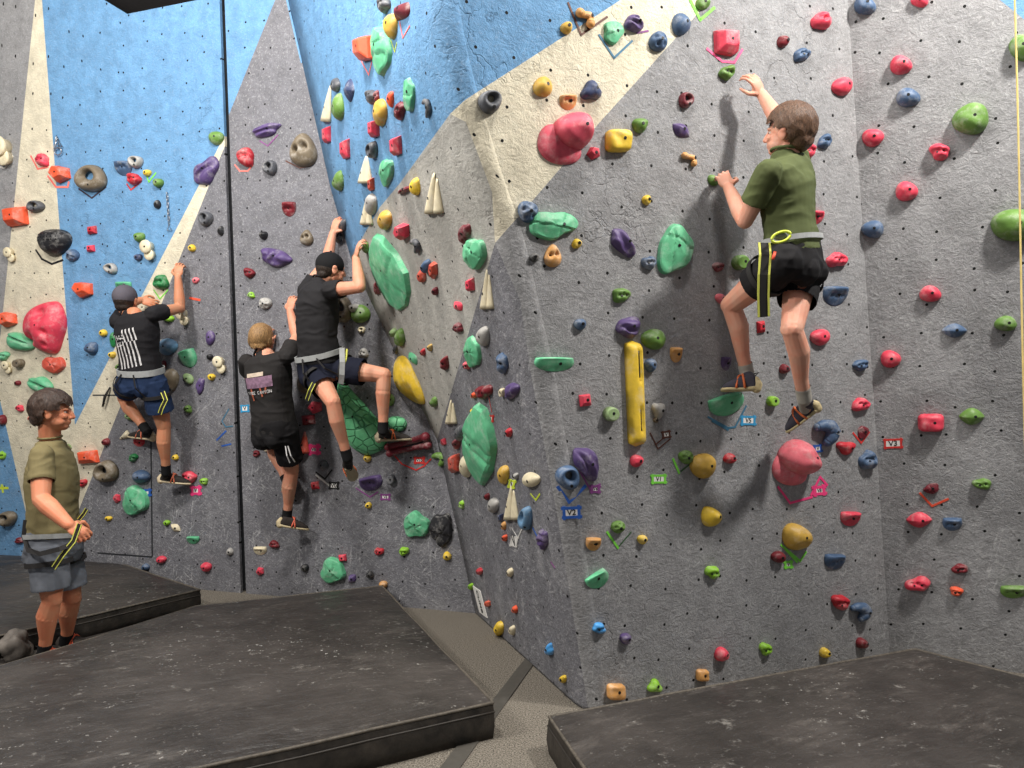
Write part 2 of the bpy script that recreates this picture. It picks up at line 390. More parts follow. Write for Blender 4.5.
def mat_pad(label, top, h, dome=.0, crinkle=.012, z0=0.0, n=26, seam_edges=()):
    # top: 4 floor-plan corners (Vector) counter-clockwise
    bm = bmesh.new(); g = []
    cm = sum(top, Vector())/4
    for j in range(n+1):
        row = []
        for i in range(n+1):
            u, v = i/n, j/n
            p = top[0].lerp(top[1], u).lerp(top[3].lerp(top[2], u), v)
            e = min(u, 1-u, v, 1-v); ed = min(1, e*9)
            z = h + dome*(16*u*(1-u)*v*(1-v))**.7 - (1-ed)**3*.018 + (noise.fractal(Vector((p.x*2.2, p.y*2.2, h*7)), 1, 2, 4))*crinkle*(.3+.7*ed)
            row.append(bm.verts.new((p.x, p.y, z0+z)))
        g.append(row)
    for j in range(n):
        for i in range(n): bm.faces.new((g[j][i], g[j][i+1], g[j+1][i+1], g[j+1][i])).smooth = True
    rim = [g[0][i] for i in range(n)]+[g[j][n] for j in range(n)]+[g[n][i] for i in range(n, 0, -1)]+[g[j][0] for j in range(n, 0, -1)]
    root = empty('crash_mat', (cm.x, cm.y, z0)); 
    o = bm_obj('top_cover', bm_copy(bm), VINYL, root); o.location = -root.location
    b2 = bmesh.new(); prev = None; levels = (0, .3, .62, 1)
    rows = []
    for li, t in enumerate(levels):
        rows.append([])
        for v in rim:
            c = Vector(v.co); d = Vector((c.x-cm.x, c.y-cm.y, 0)).normalized()
            bul = sin(t*pi)*.012+noise.noise(Vector((c.x*5, c.y*5, t*3)))*.008*(t > 0)
            rows[-1].append(b2.verts.new((c.x+d.x*bul, c.y+d.y*bul, c.z*(1-t)+z0*t)))
    m = len(rim)
    for a in range(len(levels)-1):
        for i in range(m):
            b2.faces.new((rows[a][(i+1) % m], rows[a][i], rows[a+1][i], rows[a+1][(i+1) % m])).smooth = True
    b2.faces.new(rows[-1])
    bmesh.ops.recalc_face_normals(b2, faces=b2.faces)
    o = bm_obj('side_cover', b2, SIDE, root); o.location = -root.location
    # piping along the top edge and a seam lower down
    b3 = bmesh.new(); tube(b3, [Vector(v.co)+Vector((0, 0, .0)) for v in rim], .008, 6, closed=True)
    o = bm_obj('piping', b3, SEAMM, root, smooth=True); o.location = -root.location
    b3 = bmesh.new(); tube(b3, [rows[1][i].co.copy() if False else Vector((v.co.x, v.co.y, v.co.z-h*.22))+Vector((v.co.x-cm.x, v.co.y-cm.y, 0)).normalized()*.008 for i, v in enumerate(rim)], .005, 5, closed=True)
    o = bm_obj('zip_seam', b3, simple('zip_dark', rgb(58, 54, 50), .5), root, smooth=True); o.location = -root.location
    bm.free()
    tag(root, label, 'mat', 'black crash mats on the floor')
    return root
def bm_copy(bm): return bm.copy()
def tube(bm, pts, r, seg=8, closed=False, cap=True):
    rings = []; n = len(pts)
    for i, p in enumerate(pts):
        a = pts[(i-1) % n] if (closed or i > 0) else pts[i]; b = pts[(i+1) % n] if (closed or i < n-1) else pts[i]
        d = (Vector(b)-Vector(a)); d = d.normalized() if d.length > 1e-9 else Vector((0, 0, 1))
        x = d.cross(Vector((0, 0, 1)));
        if x.length < .05: x = d.cross(Vector((0, 1, 0)))
        x.normalize(); y = d.cross(x).normalized()
        rr = r[i] if isinstance(r, (list, tuple)) else r
        rings.append([bm.verts.new(Vector(p)+x*cos(2*pi*k/seg)*rr+y*sin(2*pi*k/seg)*rr) for k in range(seg)])
    m = n if closed else n-1
    for i in range(m):
        A, B = rings[i], rings[(i+1) % n]
        for k in range(seg): bm.faces.new((A[k], A[(k+1) % seg], B[(k+1) % seg], B[k]))
    if not closed and cap: bm.faces.new(rings[0][::-1]); bm.faces.new(rings[-1])
    return rings
MH = .19
fa = lambda x, y: Vector((*floor_at(x, y, MH).xy, 0))
p0 = fa(493, 699); p3 = fa(382, 584); fr = fa(170, 770)
dfr = (fr-p0).normalized(); p2 = fa(196, 604)
ef = fa(0, 664)
de = (ef-p2); tt = ((p0.x-p2.x)*dfr.y-(p0.y-p2.y)*dfr.x)/(de.x*dfr.y-de.y*dfr.x); p1 = p2+de*tt
mat_pad('large black crash mat in the front left foreground, reaching the back wall', [p0, p3, p2, p1], MH, .035, .016, n=44)
q0 = fa(200, 587); q1 = fa(0, 632); dq = (q1-q0).normalized()
q3 = fa(200, 584.5); qa = fa(88, 563); qb = fa(0, 553); dd = (qb-qa).normalized()
c0, c1, c2, c3 = q0, qa+Vector((.35, 0, 0)), qb+dd*1.2, q1+dq*1.5
mat_pad('black crash mat against the left wall, behind the standing man', [c0, c1, c2, c3], MH*.97, .015, .012, n=24)
r0 = fa(549, 713); r1 = fa(915, 646); r2 = fa(1024, 672); dr2 = (r2-r1).normalized()
r3 = r0+Vector((.25, -1.1, 0)).normalized()*2.6
mat_pad('black crash mat under the right wall, lower right', [r0, r3, r1+dr2*2.9+Vector((.2, -.6, 0)), r1], MH, .012, .012, n=34)
print('planes ok', ZT, [tuple(round(c, 2) for c in p) for p in (cornerAB[0], cornerAB[1], cornerAF[-2], ridge[0], ridge[-2], cornerRS[0])])

bm = bmesh.new(); gp = [floor_at(*p) for p in ((201, 606), (190, 612), (100, 652), (0, 700), (-60, 720), (-60, 668), (0, 652), (76, 634), (122, 618))]
top = [bm.verts.new(p+Vector((0, 0, .018+.006*(i % 2)))) for i, p in enumerate(gp)]; bot = [bm.verts.new(p+Vector((0, 0, .001))) for p in gp]
bm.faces.new(top); bm.faces.new(bot[::-1])
for i in range(len(gp)): bm.faces.new((bot[i], bot[(i+1) % len(gp)], top[(i+1) % len(gp)], top[i]))
bmesh.ops.recalc_face_normals(bm, faces=bm.faces)
tag(bm_obj('gap_cover', bm, VINYL, recentre=True), 'thin black cover sheet lying in the gap between the two left mats', 'cover sheet')
# ---------------------------------------------------------------- climbing holds
HC = dict(rd=(190, 38, 52), pk=(222, 66, 88), pp=(228, 112, 124), dr=(118, 30, 40), bl=(72, 96, 128), db=(58, 70, 104), lb=(104, 142, 176),
          gn=(100, 138, 62), og=(236, 92, 56), mg=(98, 184, 138), lime=(140, 196, 50), dg=(34, 122, 66), pg=(142, 168, 118), ye=(232, 196, 62),
          yt=(206, 166, 72), ot=(212, 156, 92), pu=(88, 70, 118), bk=(34, 34, 38), gy=(84, 86, 92), lg=(168, 166, 162), cr=(228, 216, 184),
          br=(118, 106, 88), bu=(112, 34, 46), ro=(206, 84, 66), sky=(70, 150, 215), cp=(216, 82, 102))
CN = dict(rd='red', pk='pinkish red', pp='pale pink', dr='dark red', bl='slate blue', db='navy blue', lb='light blue', gn='olive green', og='orange',
          mg='mint green', lime='lime green', dg='dark green', pg='pale green', ye='yellow', yt='mustard yellow', ot='tan', pu='purple', bk='black',
          gy='dark grey', lg='light grey', cr='cream', br='brown grey', bu='burgundy', ro='rust red', sky='bright blue', cp='pink')
def hmat(c):
    m = 'hold_'+CN[c].replace(' ', '_')
    if m in MAT: return MAT[m]
    k = N(m); v = geo_vec(k); base = rgb(*HC[c])
    nz = k.noise(22, 4, .6, v)
    col = k.mix(k.ramp(nz, .3, .75), tuple(x*.82 for x in base[:3])+(1,), tuple(min(1, x*1.12) for x in base[:3])+(1,))
    col = k.mix(k.math('MULTIPLY', k.ramp(k.noise(13, 5, .7, v), .50, .74), .36), col, (.74, .72, .68, 1))
    MAT[m] = k.out(col, .5, k.bump(k.noise(220, 2, .6, v), .25, .003), .45)
    return MAT[m]
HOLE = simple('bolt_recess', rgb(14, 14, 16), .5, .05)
rng = random.Random(7)
def n3(x, y, z=0): return noise.noise(Vector((x, y, z)))
def interp_poly(pts, th, smooth=True):
    pass
def resample(poly, n, sharp=False):
    # closed polygon -> n points equally spaced (Catmull-Rom unless sharp)
    P = [Vector((p[0], p[1])) for p in poly]; m = len(P)
    if not sharp:
        Q = []
        for i in range(m):
            p0, p1, p2, p3 = P[i-1], P[i], P[(i+1) % m], P[(i+2) % m]
            for k in range(8):
                t = k/8
                Q.append(.5*((2*p1)+(-p0+p2)*t+(2*p0-5*p1+4*p2-p3)*t*t+(-p0+3*p1-3*p2+p3)*t**3))
        P = Q; m = len(P)
    L = [0]
    for i in range(m): L.append(L[-1]+(P[(i+1) % m]-P[i]).length)
    out = []; j = 0
    for k in range(n):
        s = L[-1]*k/n
        while L[j+1] < s: j += 1
        t = (s-L[j])/max(1e-9, L[j+1]-L[j]); out.append(P[j].lerp(P[(j+1) % m], t))
    return out
OUT = {}
def outline(kind, n, r):
    o = []
    for i in range(n):
        a = 2*pi*i/n; c, s = cos(a), sin(a)
        if kind == 'round': q = 1+.05*r[0]*cos(2*a+r[1]*6)+.05*cos(3*a+r[2]*6)
        elif kind == 'lump': q = 1+.10*cos(2*a+r[1]*6)+.09*cos(3*a+r[2]*6)+.05*cos(5*a+r[3]*6)
        elif kind == 'lobes': q = .86+.17*cos(3*a+1.57)
        elif kind == 'moon':        # flat top, round below
            s2 = max(s, -1) if s < .42 else .42+.1*(s-.42); o.append((c*(1 if s < .3 else 1.02), s2*1.35-.0 if s > 0 else s)); continue
        elif kind == 'leaf': o.append((c*abs(c)**.15, s*abs(s)**.7)); continue
        elif kind == 'tri': q = 1/(max(cos(((a-pi/2) % (2*pi/3))-pi/3), .5))*.72; q = min(q, 1.12)
        elif kind == 'square': q = 1/((abs(c)**5+abs(s)**5)**.2)*.86
        elif kind == 'drop': o.append((c*(1-.35*s), s)); continue
        else: q = 1
        o.append((c*q, s*q))
    # normalise to the unit box
    x0 = min(p[0] for p in o); x1 = max(p[0] for p in o); y0 = min(p[1] for p in o); y1 = max(p[1] for p in o)
    return [((p[0]-x0)/(x1-x0)*2-1, (p[1]-y0)/(y1-y0)*2-1) for p in o]
_hit = hit
def hit(px, py):
    for dx in (0, 3, -3, 6, -6, 9):
        try: return _hit(px+dx, py)
        except ValueError: pass
    raise ValueError((px, py))
class Frame:
    def __init__(s, px, py, eps=.02):
        s.p, s.n, s.wall = hit(px, py)
        s.u = Vector((0, 0, 1)).cross(s.n).normalized(); s.v = s.n.cross(s.u)
        s.set()
    def set(s):
        a = Vector(proj(s.p)); e = .02
        s.pu = (Vector(proj(s.p+s.u*e))-a)/e; s.pv = (Vector(proj(s.p+s.v*e))-a)/e; s.pn = (Vector(proj(s.p+s.n*e))-a)/e
        s.ppm = F/((s.p-CAM).length)
        s.det = s.pu.x*s.pv.y-s.pu.y*s.pv.x
    def uv(s, ex, ey):       # pixel offset (y up) -> metres in the wall plane
        ey = -ey
        return ((ex*s.pv.y-ey*s.pv.x)/s.det, (s.pu.x*ey-s.pu.y*ex)/s.det)
    def w(s, a, b, h): return s.p+s.u*a+s.v*b+s.n*h
def add_bolt(o, bvh, fr, a, b, r=.0085, name='bolt_hole', mat=None):
    org = fr.w(a, b, .6)
    h = bvh.ray_cast(org, -fr.n, 1)
    if h[0] is None: return
    nn = h[1] if h[1].dot(fr.n) > 0 else -h[1]
    nn = (nn+fr.n*.6).normalized()
    x = nn.cross(Vector((0, 0, 1))).normalized(); y = nn.cross(x)
    bm = bmesh.new(); c = h[0]; ring = []
    K = 12; prof = [(1.0, -.006), (1.0, .0012), (.9, .0018), (.5, .0018)]
    rows = [[bm.verts.new(x*cos(2*pi*k/K)*r*q+y*sin(2*pi*k/K)*r*q+nn*z) for k in range(K)] for q, z in prof]
    for i in range(3):
        for k in range(K): bm.faces.new((rows[i][k], rows[i][(k+1) % K], rows[i+1][(k+1) % K], rows[i+1][k]))
    bm.faces.new(rows[3]); bm.faces.new(rows[0][::-1])
    bmesh.ops.recalc_face_normals(bm, faces=bm.faces)
    ch = bm_obj(name, bm, mat or HOLE, o); ch.location = c-o.location
def height_mesh(bm, fr, pts, hfun, rings, wfun, flat=False, hole=0.0, hc=(0, 0)):
    # polar grid: pts = outline (plane metres), apex at wfun offset
    n = len(pts); rows = []
    cx = sum(p[0] for p in pts)/n; cy = sum(p[1] for p in pts)/n
    ts = [sin(pi/2*(i/rings)) if not flat else i/rings for i in range(rings+1)]
    if hole: ts = [hole+(1-hole)*(1-cos(pi*i/rings))/2 for i in range(rings+1)]
    else: ts = ts[1:]
    for t in ts:
        row = []
        for i, (x, y) in enumerate(pts):
            a = cx+(x-cx)*t+hc[0]*(1-t); b = cy+(y-cy)*t+hc[1]*(1-t)
            h = hfun(a, b, t, i/n); sx, sy = wfun(t, i/n)
            row.append(bm.verts.new(fr.w(a+sx, b+sy, max(h, -.004) if t < .999 else -.006)))
        rows.append(row)
    if not hole:
        sx, sy = wfun(0, 0); a, b = cx+hc[0], cy+hc[1]
        c = bm.verts.new(fr.w(a+sx, b+sy, hfun(a, b, 0, 0)))
        for i in range(n): bm.faces.new((c, rows[0][i], rows[0][(i+1) % n]))
    else:
        for i in range(n):
            pass
    for j in range(len(rows)-1):
        for i in range(n): bm.faces.new((rows[j][i], rows[j+1][i], rows[j+1][(i+1) % n], rows[j][(i+1) % n]))
    if hole:
        for i in range(n): bm.faces.new((rows[-1][i], rows[0][i], rows[0][(i+1) % n], rows[-1][(i+1) % n]))
    else: bm.faces.new(rows[-1])
    bmesh.ops.recalc_face_normals(bm, faces=bm.faces)
HOLDS = []
KIND = {'knob': 'knob', 'dome': 'dome', 'jug': 'pocketed jug', 'block': 'angular block', 'ring': 'ring', 'rock': 'layered rock shaped hold', 'leaf': 'leaf shaped hold',
        'wedge': 'flat topped wedge', 'swirl': 'grooved hold', 'discs': 'double disc hold', 'cone': 'half cone', 'cones': 'twin cone hold', 'hook': 'hooked hold',
        'bone': 'forked hold', 'tri': 'three lobed hold', 'square': 'rounded square hold', 'ball': 'perforated ball hold', 'egg': 'egg shaped hold', 'disc': 'round drum hold',
        'moon': 'half moon jug', 'groove': 'grooved slab hold', 'skull': 'two holed hold', 'lobed': 'pocketed ball hold', 'drop': 'drop shaped hold'}
def hold(typ, col, px, py, w_, h_, rot=0, hf=None, poly=None, label=None, name='climbing_hold', bolt=True, lean=None, tone=None, nobvh=False, shift=None, dims=()):
    r = [rng.random() for _ in range(8)]
    fr = Frame(px, py)
    rr = radians(rot)
    hf = hf if hf is not None else {'knob': .6, 'dome': .42, 'jug': .5, 'block': .45, 'ring': .42, 'rock': .30, 'leaf': .38, 'wedge': .5, 'swirl': .4, 'tri': .45,
                                    'square': .45, 'ball': .5, 'egg': .5, 'disc': .6, 'moon': .5, 'groove': .35, 'skull': .42, 'lobed': .5, 'drop': .5}.get(typ, .45)
    H = max(.018, min(w_, h_)/fr.ppm*hf)
    pn = fr.pn.length
    wE, hE = w_, h_
    if poly is None:
        # foreshortened faces: part of what shows is the side of the hold
        ax = abs(fr.pn.x)*H; fw = abs(fr.pu.x)/fr.ppm
        if fw < .75:
            H = min(H*1.25, .6*w_/max(1, abs(fr.pn.x))) if abs(fr.pn.x) > 1 else H
            ax = abs(fr.pn.x)*H; wE = max(w_-ax*.75, .45*w_)
            q = Vector((px, py))-Vector((fr.pn.x, fr.pn.y))*H*.42
        else:
            q = Vector((px, py))-Vector((fr.pn.x, fr.pn.y))*H*.35
        try: fr2 = Frame(q.x, q.y)
        except ValueError: fr2 = fr
        if fr2.wall == fr.wall: fr = fr2
    if typ in ('cone', 'cones'): wE = w_*.82
    n = 28 if max(w_, h_) < 30 else 44
    kind = {'knob': 'round', 'dome': 'round', 'jug': 'lump', 'block': 'poly', 'ring': 'round', 'rock': 'lump', 'leaf': 'leaf', 'wedge': 'moon', 'swirl': 'lump', 'tri': 'lobes',
            'square': 'square', 'ball': 'round', 'egg': 'round', 'disc': 'circle', 'moon': 'moon', 'groove': 'lump', 'skull': 'drop', 'lobed': 'round', 'drop': 'drop'}.get(typ, 'round')
    bm = bmesh.new(); smooth = True
    def tolocal(e):
        x, y = e[0]*wE/2, e[1]*hE/2
        x, y = x*cos(rr)-y*sin(rr), x*sin(rr)+y*cos(rr)
        return fr.uv(x, y)
    if poly is not None and typ == 'block':
        pts = [fr.uv(x-proj(fr.p)[0], proj(fr.p)[1]-y) for x, y in poly]
        if sum(pts[i][0]*pts[(i+1) % len(pts)][1]-pts[i][1]*pts[(i+1) % len(pts)][0] for i in range(len(pts))) < 0: pts = pts[::-1]
    elif poly is not None:
        base = resample([fr.uv(x-proj(fr.p)[0], proj(fr.p)[1]-y) for x, y in poly], 64 if len(poly) > 6 else 40, sharp=typ in ('rock', 'block'))
        pts = [(p[0], p[1]) for p in base]; n = len(pts)
    elif typ == 'block':
        m = 4 if r[0] < .6 else 5
        cs = [((1.0+.12*(r[i % 8]-.5))*cos(2*pi*(i+.5)/m+.12), (1+.12*(r[(i+3) % 8]-.5))*sin(2*pi*(i+.5)/m+.12)) for i in range(m)]
        x1 = max(abs(c[0]) for c in cs); y1 = max(abs(c[1]) for c in cs)
        cs = [tolocal((c[0]/x1, c[1]/y1)) for c in cs]; pts = cs
    else: pts = [tolocal(e) for e in outline(kind, n, r)]
    xs = [p[0] for p in pts]; ys = [p[1] for p in pts]
    W = (max(xs)-min(xs))/2; D = (max(ys)-min(ys))/2; mx, my = (max(xs)+min(xs))/2, (max(ys)+min(ys))/2
    sd = r[4]*50
    if lean is None: lean = {'jug': .16, 'knob': .12, 'dome': .05, 'egg': .05, 'wedge': .3, 'moon': .22}.get(typ, .05)
    wf = lambda t, i: (0, D*lean*(1-t*t))
    dimples = []
    if typ in ('jug', 'moon'):
        for i in range(3): dimples.append((mx+W*(-.45+.42*i+.1*(r[i]-.5)), my+D*(-.05+.25*(r[i+3]-.5)), min(W, D)*.30, H*.42))
    if typ == 'lobed':
        for i in range(5):
            a = 2*pi*i/5+.4; dimples.append((mx+W*.58*cos(a), my+D*.58*sin(a), min(W, D)*.26, H*.4))
    if typ == 'skull':
        dimples += [(mx-W*.4, my-D*.02, W*.3, H*.85), (mx+W*.28, my+D*.1, W*.32, H*.85)]
    for (dx_, dy_, dr0, dd0) in dims:
        a_, b_ = fr.uv(dx_-proj(fr.p)[0], proj(fr.p)[1]-dy_); dimples.append((a_, b_, dr0/fr.ppm, H*dd0))
    def hf_round(a, b, t, i, p=2.2, q=2.0):
        h = H*max(0, 1-t**p)**(1/q)
        h *= 1+.16*n3(a/W*1.3+sd, b/D*1.3, sd)
        for (da, db, dr_, dd) in dimples:
            d = sqrt((a-da)**2+(b-db)**2)/dr_
            if d < 1.6: h -= dd*math.exp(-d*d*1.8)*(1-t**6)
        return h
    fn = hf_round
    if typ == 'block':
        top = .50+.15*r[1]; lx, ly = (r[2]-.5)*.25*W, (.05+.25*r[3])*D
        B = [bm.verts.new(fr.w(x, y, -.004)) for x, y in pts]
        M_ = [bm.verts.new(fr.w(mx+(x-mx)*.93, my+(y-my)*.93, H*.45)) for x, y in pts]
        T = [bm.verts.new(fr.w(mx+(x-mx)*top+lx, my+(y-my)*top+ly, H)) for x, y in pts]
        m = len(pts)
        for A_, C_ in ((B, M_), (M_, T)):
            for i in range(m): bm.faces.new((A_[i], A_[(i+1) % m], C_[(i+1) % m], C_[i]))
        bm.faces.new(T); bm.faces.new(B[::-1]); bmesh.ops.recalc_face_normals(bm, faces=bm.faces)
        bmesh.ops.bevel(bm, geom=bm.edges[:], offset=min(W, D)*.10, segments=2, affect='EDGES', profile=.6)
        smooth = False
    elif typ == 'ring':
        fn = lambda a, b, t, i: H*(max(0, 1-((t-.64)/.36)**2)**.5)*(1+.1*n3(a/W+sd, b/D))
        height_mesh(bm, fr, pts, fn, 10, lambda t, i: (0, D*.16*(1-t)), hole=.3, hc=(0, D*.15))
    elif typ == 'disc':
        fn = lambda a, b, t, i: H*(1-t**12) if t < .97 else 0
        height_mesh(bm, fr, pts, lambda a, b, t, i: H*(1-max(0, t-.8)**2*9) if t < .99 else 0, 8, lambda t, i: (0, 0))
    elif typ == 'rock':
        k_ = 7; pl = []
        for i in range(k_):
            a = 2*pi*(i+r[i % 8]*.7)/k_; pl.append((cos(a), sin(a), .80+.34*r[(i+2) % 8]))
        cr_ = [(cos(a), sin(a), c) for a, c in ((r[5]*pi, (r[6]-.5)*.5), (r[6]*pi+1.2, (r[7]-.5)*.6))]
        def fn(a, b, t, i):
            x, y = (a-mx)/W, (b-my)/D
            h = min([1.0]+[(c-(x*ca+y*sa))*1.25 for ca, sa, c in pl])
            h = H*(.50+.5*max(0, h))*(1 if t < .9 else max(0, (1-t)/.1)**.6)
            for ca, sa, c in cr_:
                d = x*ca+y*sa-c+.12*n3(x*2+sd, y*2)
                h += H*.09*(1 if d > 0 else 0)*min(1, t*3) - H*.10*math.exp(-(d/.06)**2)*min(1, t*3)
            return h
        height_mesh(bm, fr, pts, fn, 14, wf, flat=True); smooth = None
    elif typ == 'swirl':
        ang = r[1]*.6-.3
        def fn(a, b, t, i):
            x, y = (a-mx)/W, (b-my)/D
            return hf_round(a, b, t, i, 2.5, 2)*(1+.20*sin(9*(-x*sin(rr+ang)+y*cos(rr+ang)+.35*n3(x*1.1+sd, y*1.1))))
        height_mesh(bm, fr, pts, fn, 14, wf)
    elif typ == 'groove':
        def fn(a, b, t, i):
            x, y = (a-mx)/W, (b-my)/D
            d = -x*sin(rr)+y*cos(rr)-.12
            return hf_round(a, b, t, i, 4, 2)*(1+.12*(1 if d > 0 else 0)-.55*math.exp(-(d/.10)**2))
        height_mesh(bm, fr, pts, fn, 16, wf)
    elif typ in ('wedge', 'moon'):
        def fn(a, b, t, i):
            y = (b-my)/D
            return hf_round(a, b, t, i, 3.5 if typ == 'wedge' else 2.6, 2)*(.62+.38*max(-1, min(1, y*1.3+.1)))
        height_mesh(bm, fr, pts, fn, 12, wf)
    elif typ == 'square':
        height_mesh(bm, fr, pts, lambda a, b, t, i: hf_round(a, b, t, i, 6, 2.4), 10, wf)
    elif typ == 'leaf':
        height_mesh(bm, fr, pts, lambda a, b, t, i: hf_round(a, b, t, i, 1.6, 1.4), 10, wf)
    elif typ == 'ball':
        height_mesh(bm, fr, pts, lambda a, b, t, i: hf_round(a, b, t, i, 2, 2), 12, wf)
    elif typ in ('cone', 'cones'):
        specs = [(0, 1, 0)] if typ == 'cone' else [(-.42, .62, .0), (.46, .5, -.12)]
        for (ox, sc_, low) in specs:
            K, J = 12, 8; rows = []
            for j in range(J+1):
                t = j/J; y = (1-2*t)*hE/2*(1 if ox <= 0 else .86)+(low*hE*.5)
                rad = wE/2*sc_*(.12+.88*t**.85)
                row = []
                for q in range(K+1):
                    a = pi*q/K; x0 = ox*wE/2*(.35+.65*t)
                    xx, yy = x0-rad*cos(a), y
                    X, Y = xx*cos(rr)-yy*sin(rr), xx*sin(rr)+yy*cos(rr)
                    ua, ub = fr.uv(X, Y); row.append(bm.verts.new(fr.w(ua, ub, sin(a)*rad/fr.ppm*1.15/max(.5, 1)+(0 if 0 < q < K else -.004))))
                rows.append(row)
            for j in range(J):
                for q in range(K): bm.faces.new((rows[j][q], rows[j][q+1], rows[j+1][q+1], rows[j+1][q]))
                bm.faces.new((rows[j][0], rows[j+1][0], rows[j+1][K], rows[j][K]))
            bm.faces.new(rows[0]); bm.faces.new(rows[-1][::-1])
        bmesh.ops.recalc_face_normals(bm, faces=bm.faces)
        bmesh.ops.bevel(bm, geom=[e for e in bm.edges if e.is_manifold and e.calc_face_angle() > 1.1], offset=.004, segments=2, affect='EDGES')
    elif typ == 'discs':
        for (ox, oy, s_, hh) in ((-.1, .38, 1.0, 1.0), (.12, -.42, .85, .8)):
            fr3 = fr; K = 20; rows = []
            R_ = min(wE, hE*.62)/2*s_
            cx_, cy_ = fr.uv(ox*wE/2, oy*hE/2)
            Hh = R_*1.1/fr.ppm*hh
            for q, z in ((.80, -.004), (.82, Hh*.5), (.98, Hh*.72), (1.0, Hh*.85), (.93, Hh), (.4, Hh*1.02)):
                rows.append([bm.verts.new(fr.w(cx_+cos(2*pi*k/K)*R_*q/fr.ppm, cy_+sin(2*pi*k/K)*R_*q/fr.ppm, z)) for k in range(K)])
            for i in range(5):
                for k in range(K): bm.faces.new((rows[i][k], rows[i][(k+1) % K], rows[i+1][(k+1) % K], rows[i+1][k]))
            bm.faces.new(rows[-1]); bm.faces.new(rows[0][::-1])
        bmesh.ops.recalc_face_normals(bm, faces=bm.faces)
    elif typ in ('hook', 'bone'):
        path = [(-.8, .45), (-.35, .62), (.25, .55), (.55, .1), (.35, -.45), (.1, -.8)] if typ == 'hook' else [(-.85, .5), (-.3, .3), (.3, .15), (.5, -.2), (.4, -.85)]
        if shift: path = shift
        rad = [.3, .4, .48, .5, .45, .35] if typ == 'hook' else [.42, .3, .34, .3, .42]
        while len(rad) < len(path): rad.append(.2)
        P = []
        for (x, y) in path:
            a, b = tolocal((x, y)); P.append((a, b))
        sz = min(W if W > .01 else .05, 10)
        pp = []; R2 = []
        for i in range(len(P)-1):
            for q in range(4):
                t = q/4; a = P[i][0]*(1-t)+P[i+1][0]*t; b = P[i][1]*(1-t)+P[i+1][1]*t
                rd_ = (rad[i]*(1-t)+rad[i+1]*t)*min(wE, hE)/fr.ppm*.62
                pp.append(fr.w(a, b, rd_*.8)); R2.append(rd_)
        a, b = P[-1]; rd_ = rad[len(P)-1]*min(wE, hE)/fr.ppm*.62; pp.append(fr.w(a, b, rd_*.8)); R2.append(rd_)
        tube(bm, pp, R2, 12)
        e1, e2 = (pp[0]-pp[1]).normalized(), (pp[-1]-pp[-2]).normalized()
        bmesh.ops.create_icosphere(bm, subdivisions=2, radius=R2[0], matrix=Matrix.Translation(pp[0]))
        bmesh.ops.create_icosphere(bm, subdivisions=2, radius=R2[-1], matrix=Matrix.Translation(pp[-1]))
    else:
        p_, q_ = {'knob': (2.4, 2.0), 'dome': (2.2, 2.0), 'egg': (2, 2), 'drop': (2, 1.8)}.get(typ, (2.3, 2))
        height_mesh(bm, fr, pts, lambda a, b, t, i: hf_round(a, b, t, i, p_, q_), 9 if n < 40 else (22 if dims else 14), wf)
    for v in bm.verts: pass
    bvh = BVHTree.FromBMesh(bm)
    org = fr.p.copy(); bmesh.ops.translate(bm, verts=bm.verts, vec=-org)
    me = bpy.data.meshes.new(name); bm.to_mesh(me); bm.free()
    if smooth: me.shade_smooth()
    elif smooth is None:
        me.shade_smooth()
        try: me.set_sharp_from_angle(angle=radians(24))
        except Exception: pass
    o = link(name, me, tone or hmat(col)); o.location = org
    if bolt:
        spots = {'skull': [(mx-W*.4, my-D*.02), (mx+W*.28, my+D*.1)], 'block': [(mx+W*.1, my+D*.1)], 'jug': [(mx+W*.3, my+D*.1), (mx-W*.25, my-D*.05)], 'ring': [(mx+W*.15, my-D*.55)],
                 'discs': [fr.uv(-.05*wE, .19*hE)], 'lobed': [(mx, my)]}.get(typ, [(mx+W*(.05+.35*(r[5]-.3)), my+D*.12)])
        if typ in ('hook', 'bone'): spots = [tolocal((.5, .1))]
        if typ == 'cone': spots = [fr.uv(-wE*.1, -hE*.1)]
        if typ == 'cones': spots = [fr.uv(-wE*.2, -hE*.1)]
        rb = .0085 if typ != 'skull' else W*.2
        for i, (a, b) in enumerate(spots):
            add_bolt(o, bvh, fr, a, b, rb if i == 0 or typ == 'skull' else .006, 'bolt_hole' if typ != 'skull' else 'finger_hole')
    if typ == 'ball':
        for j in range(3):
            for i in range(7):
                a = mx+W*(-.62+.2*i); b = my+D*(.12+.22*j)
                if ((a-mx)/W)**2+((b-my)/D)**2 < .72: add_bolt(o, bvh, fr, a, b, .0075, 'perforation')
    o['category'] = 'climbing hold'; o['_'] = 0; del o['_']
    HOLDS.append((o, typ, col, px, py, w_*h_/(fr.ppm**2)*1e4, label, fr.wall))
    return o, fr, bvh
def G(ox, oy, s, text):
    for line in text.strip().splitlines():
        a = line.split()
        if not a or a[0][0] == '#': continue
        kw = {}; nums = []
        for t in a[2:]:
            if '=' in t: kk, vv = t.split('='); kw[kk] = float(vv)
            else: nums.append(float(t))
        cx, cy, ww, hh = nums[:4]; rot = nums[4] if len(nums) > 4 else 0
        hold(a[0], a[1], ox+cx/s, oy+cy/s, ww/s, hh/s, rot, **kw)
G(0, 0, 4, '''
discs cr 16 608 66 104
jug pk 168 642 54 48 -40
block og 238 695 78 74
ring br 360 712 122 108 0 hf=.27
moon bl 488 672 66 60
ring lg 542 648 54 50
jug rd 534 716 56 52
knob ye 587 692 30 28
knob gn 631 732 38 38
dome gn 862 552 58 56
swirl pu 820 680 130 84 60 hf=.3
jug rd 976 628 66 80
''')
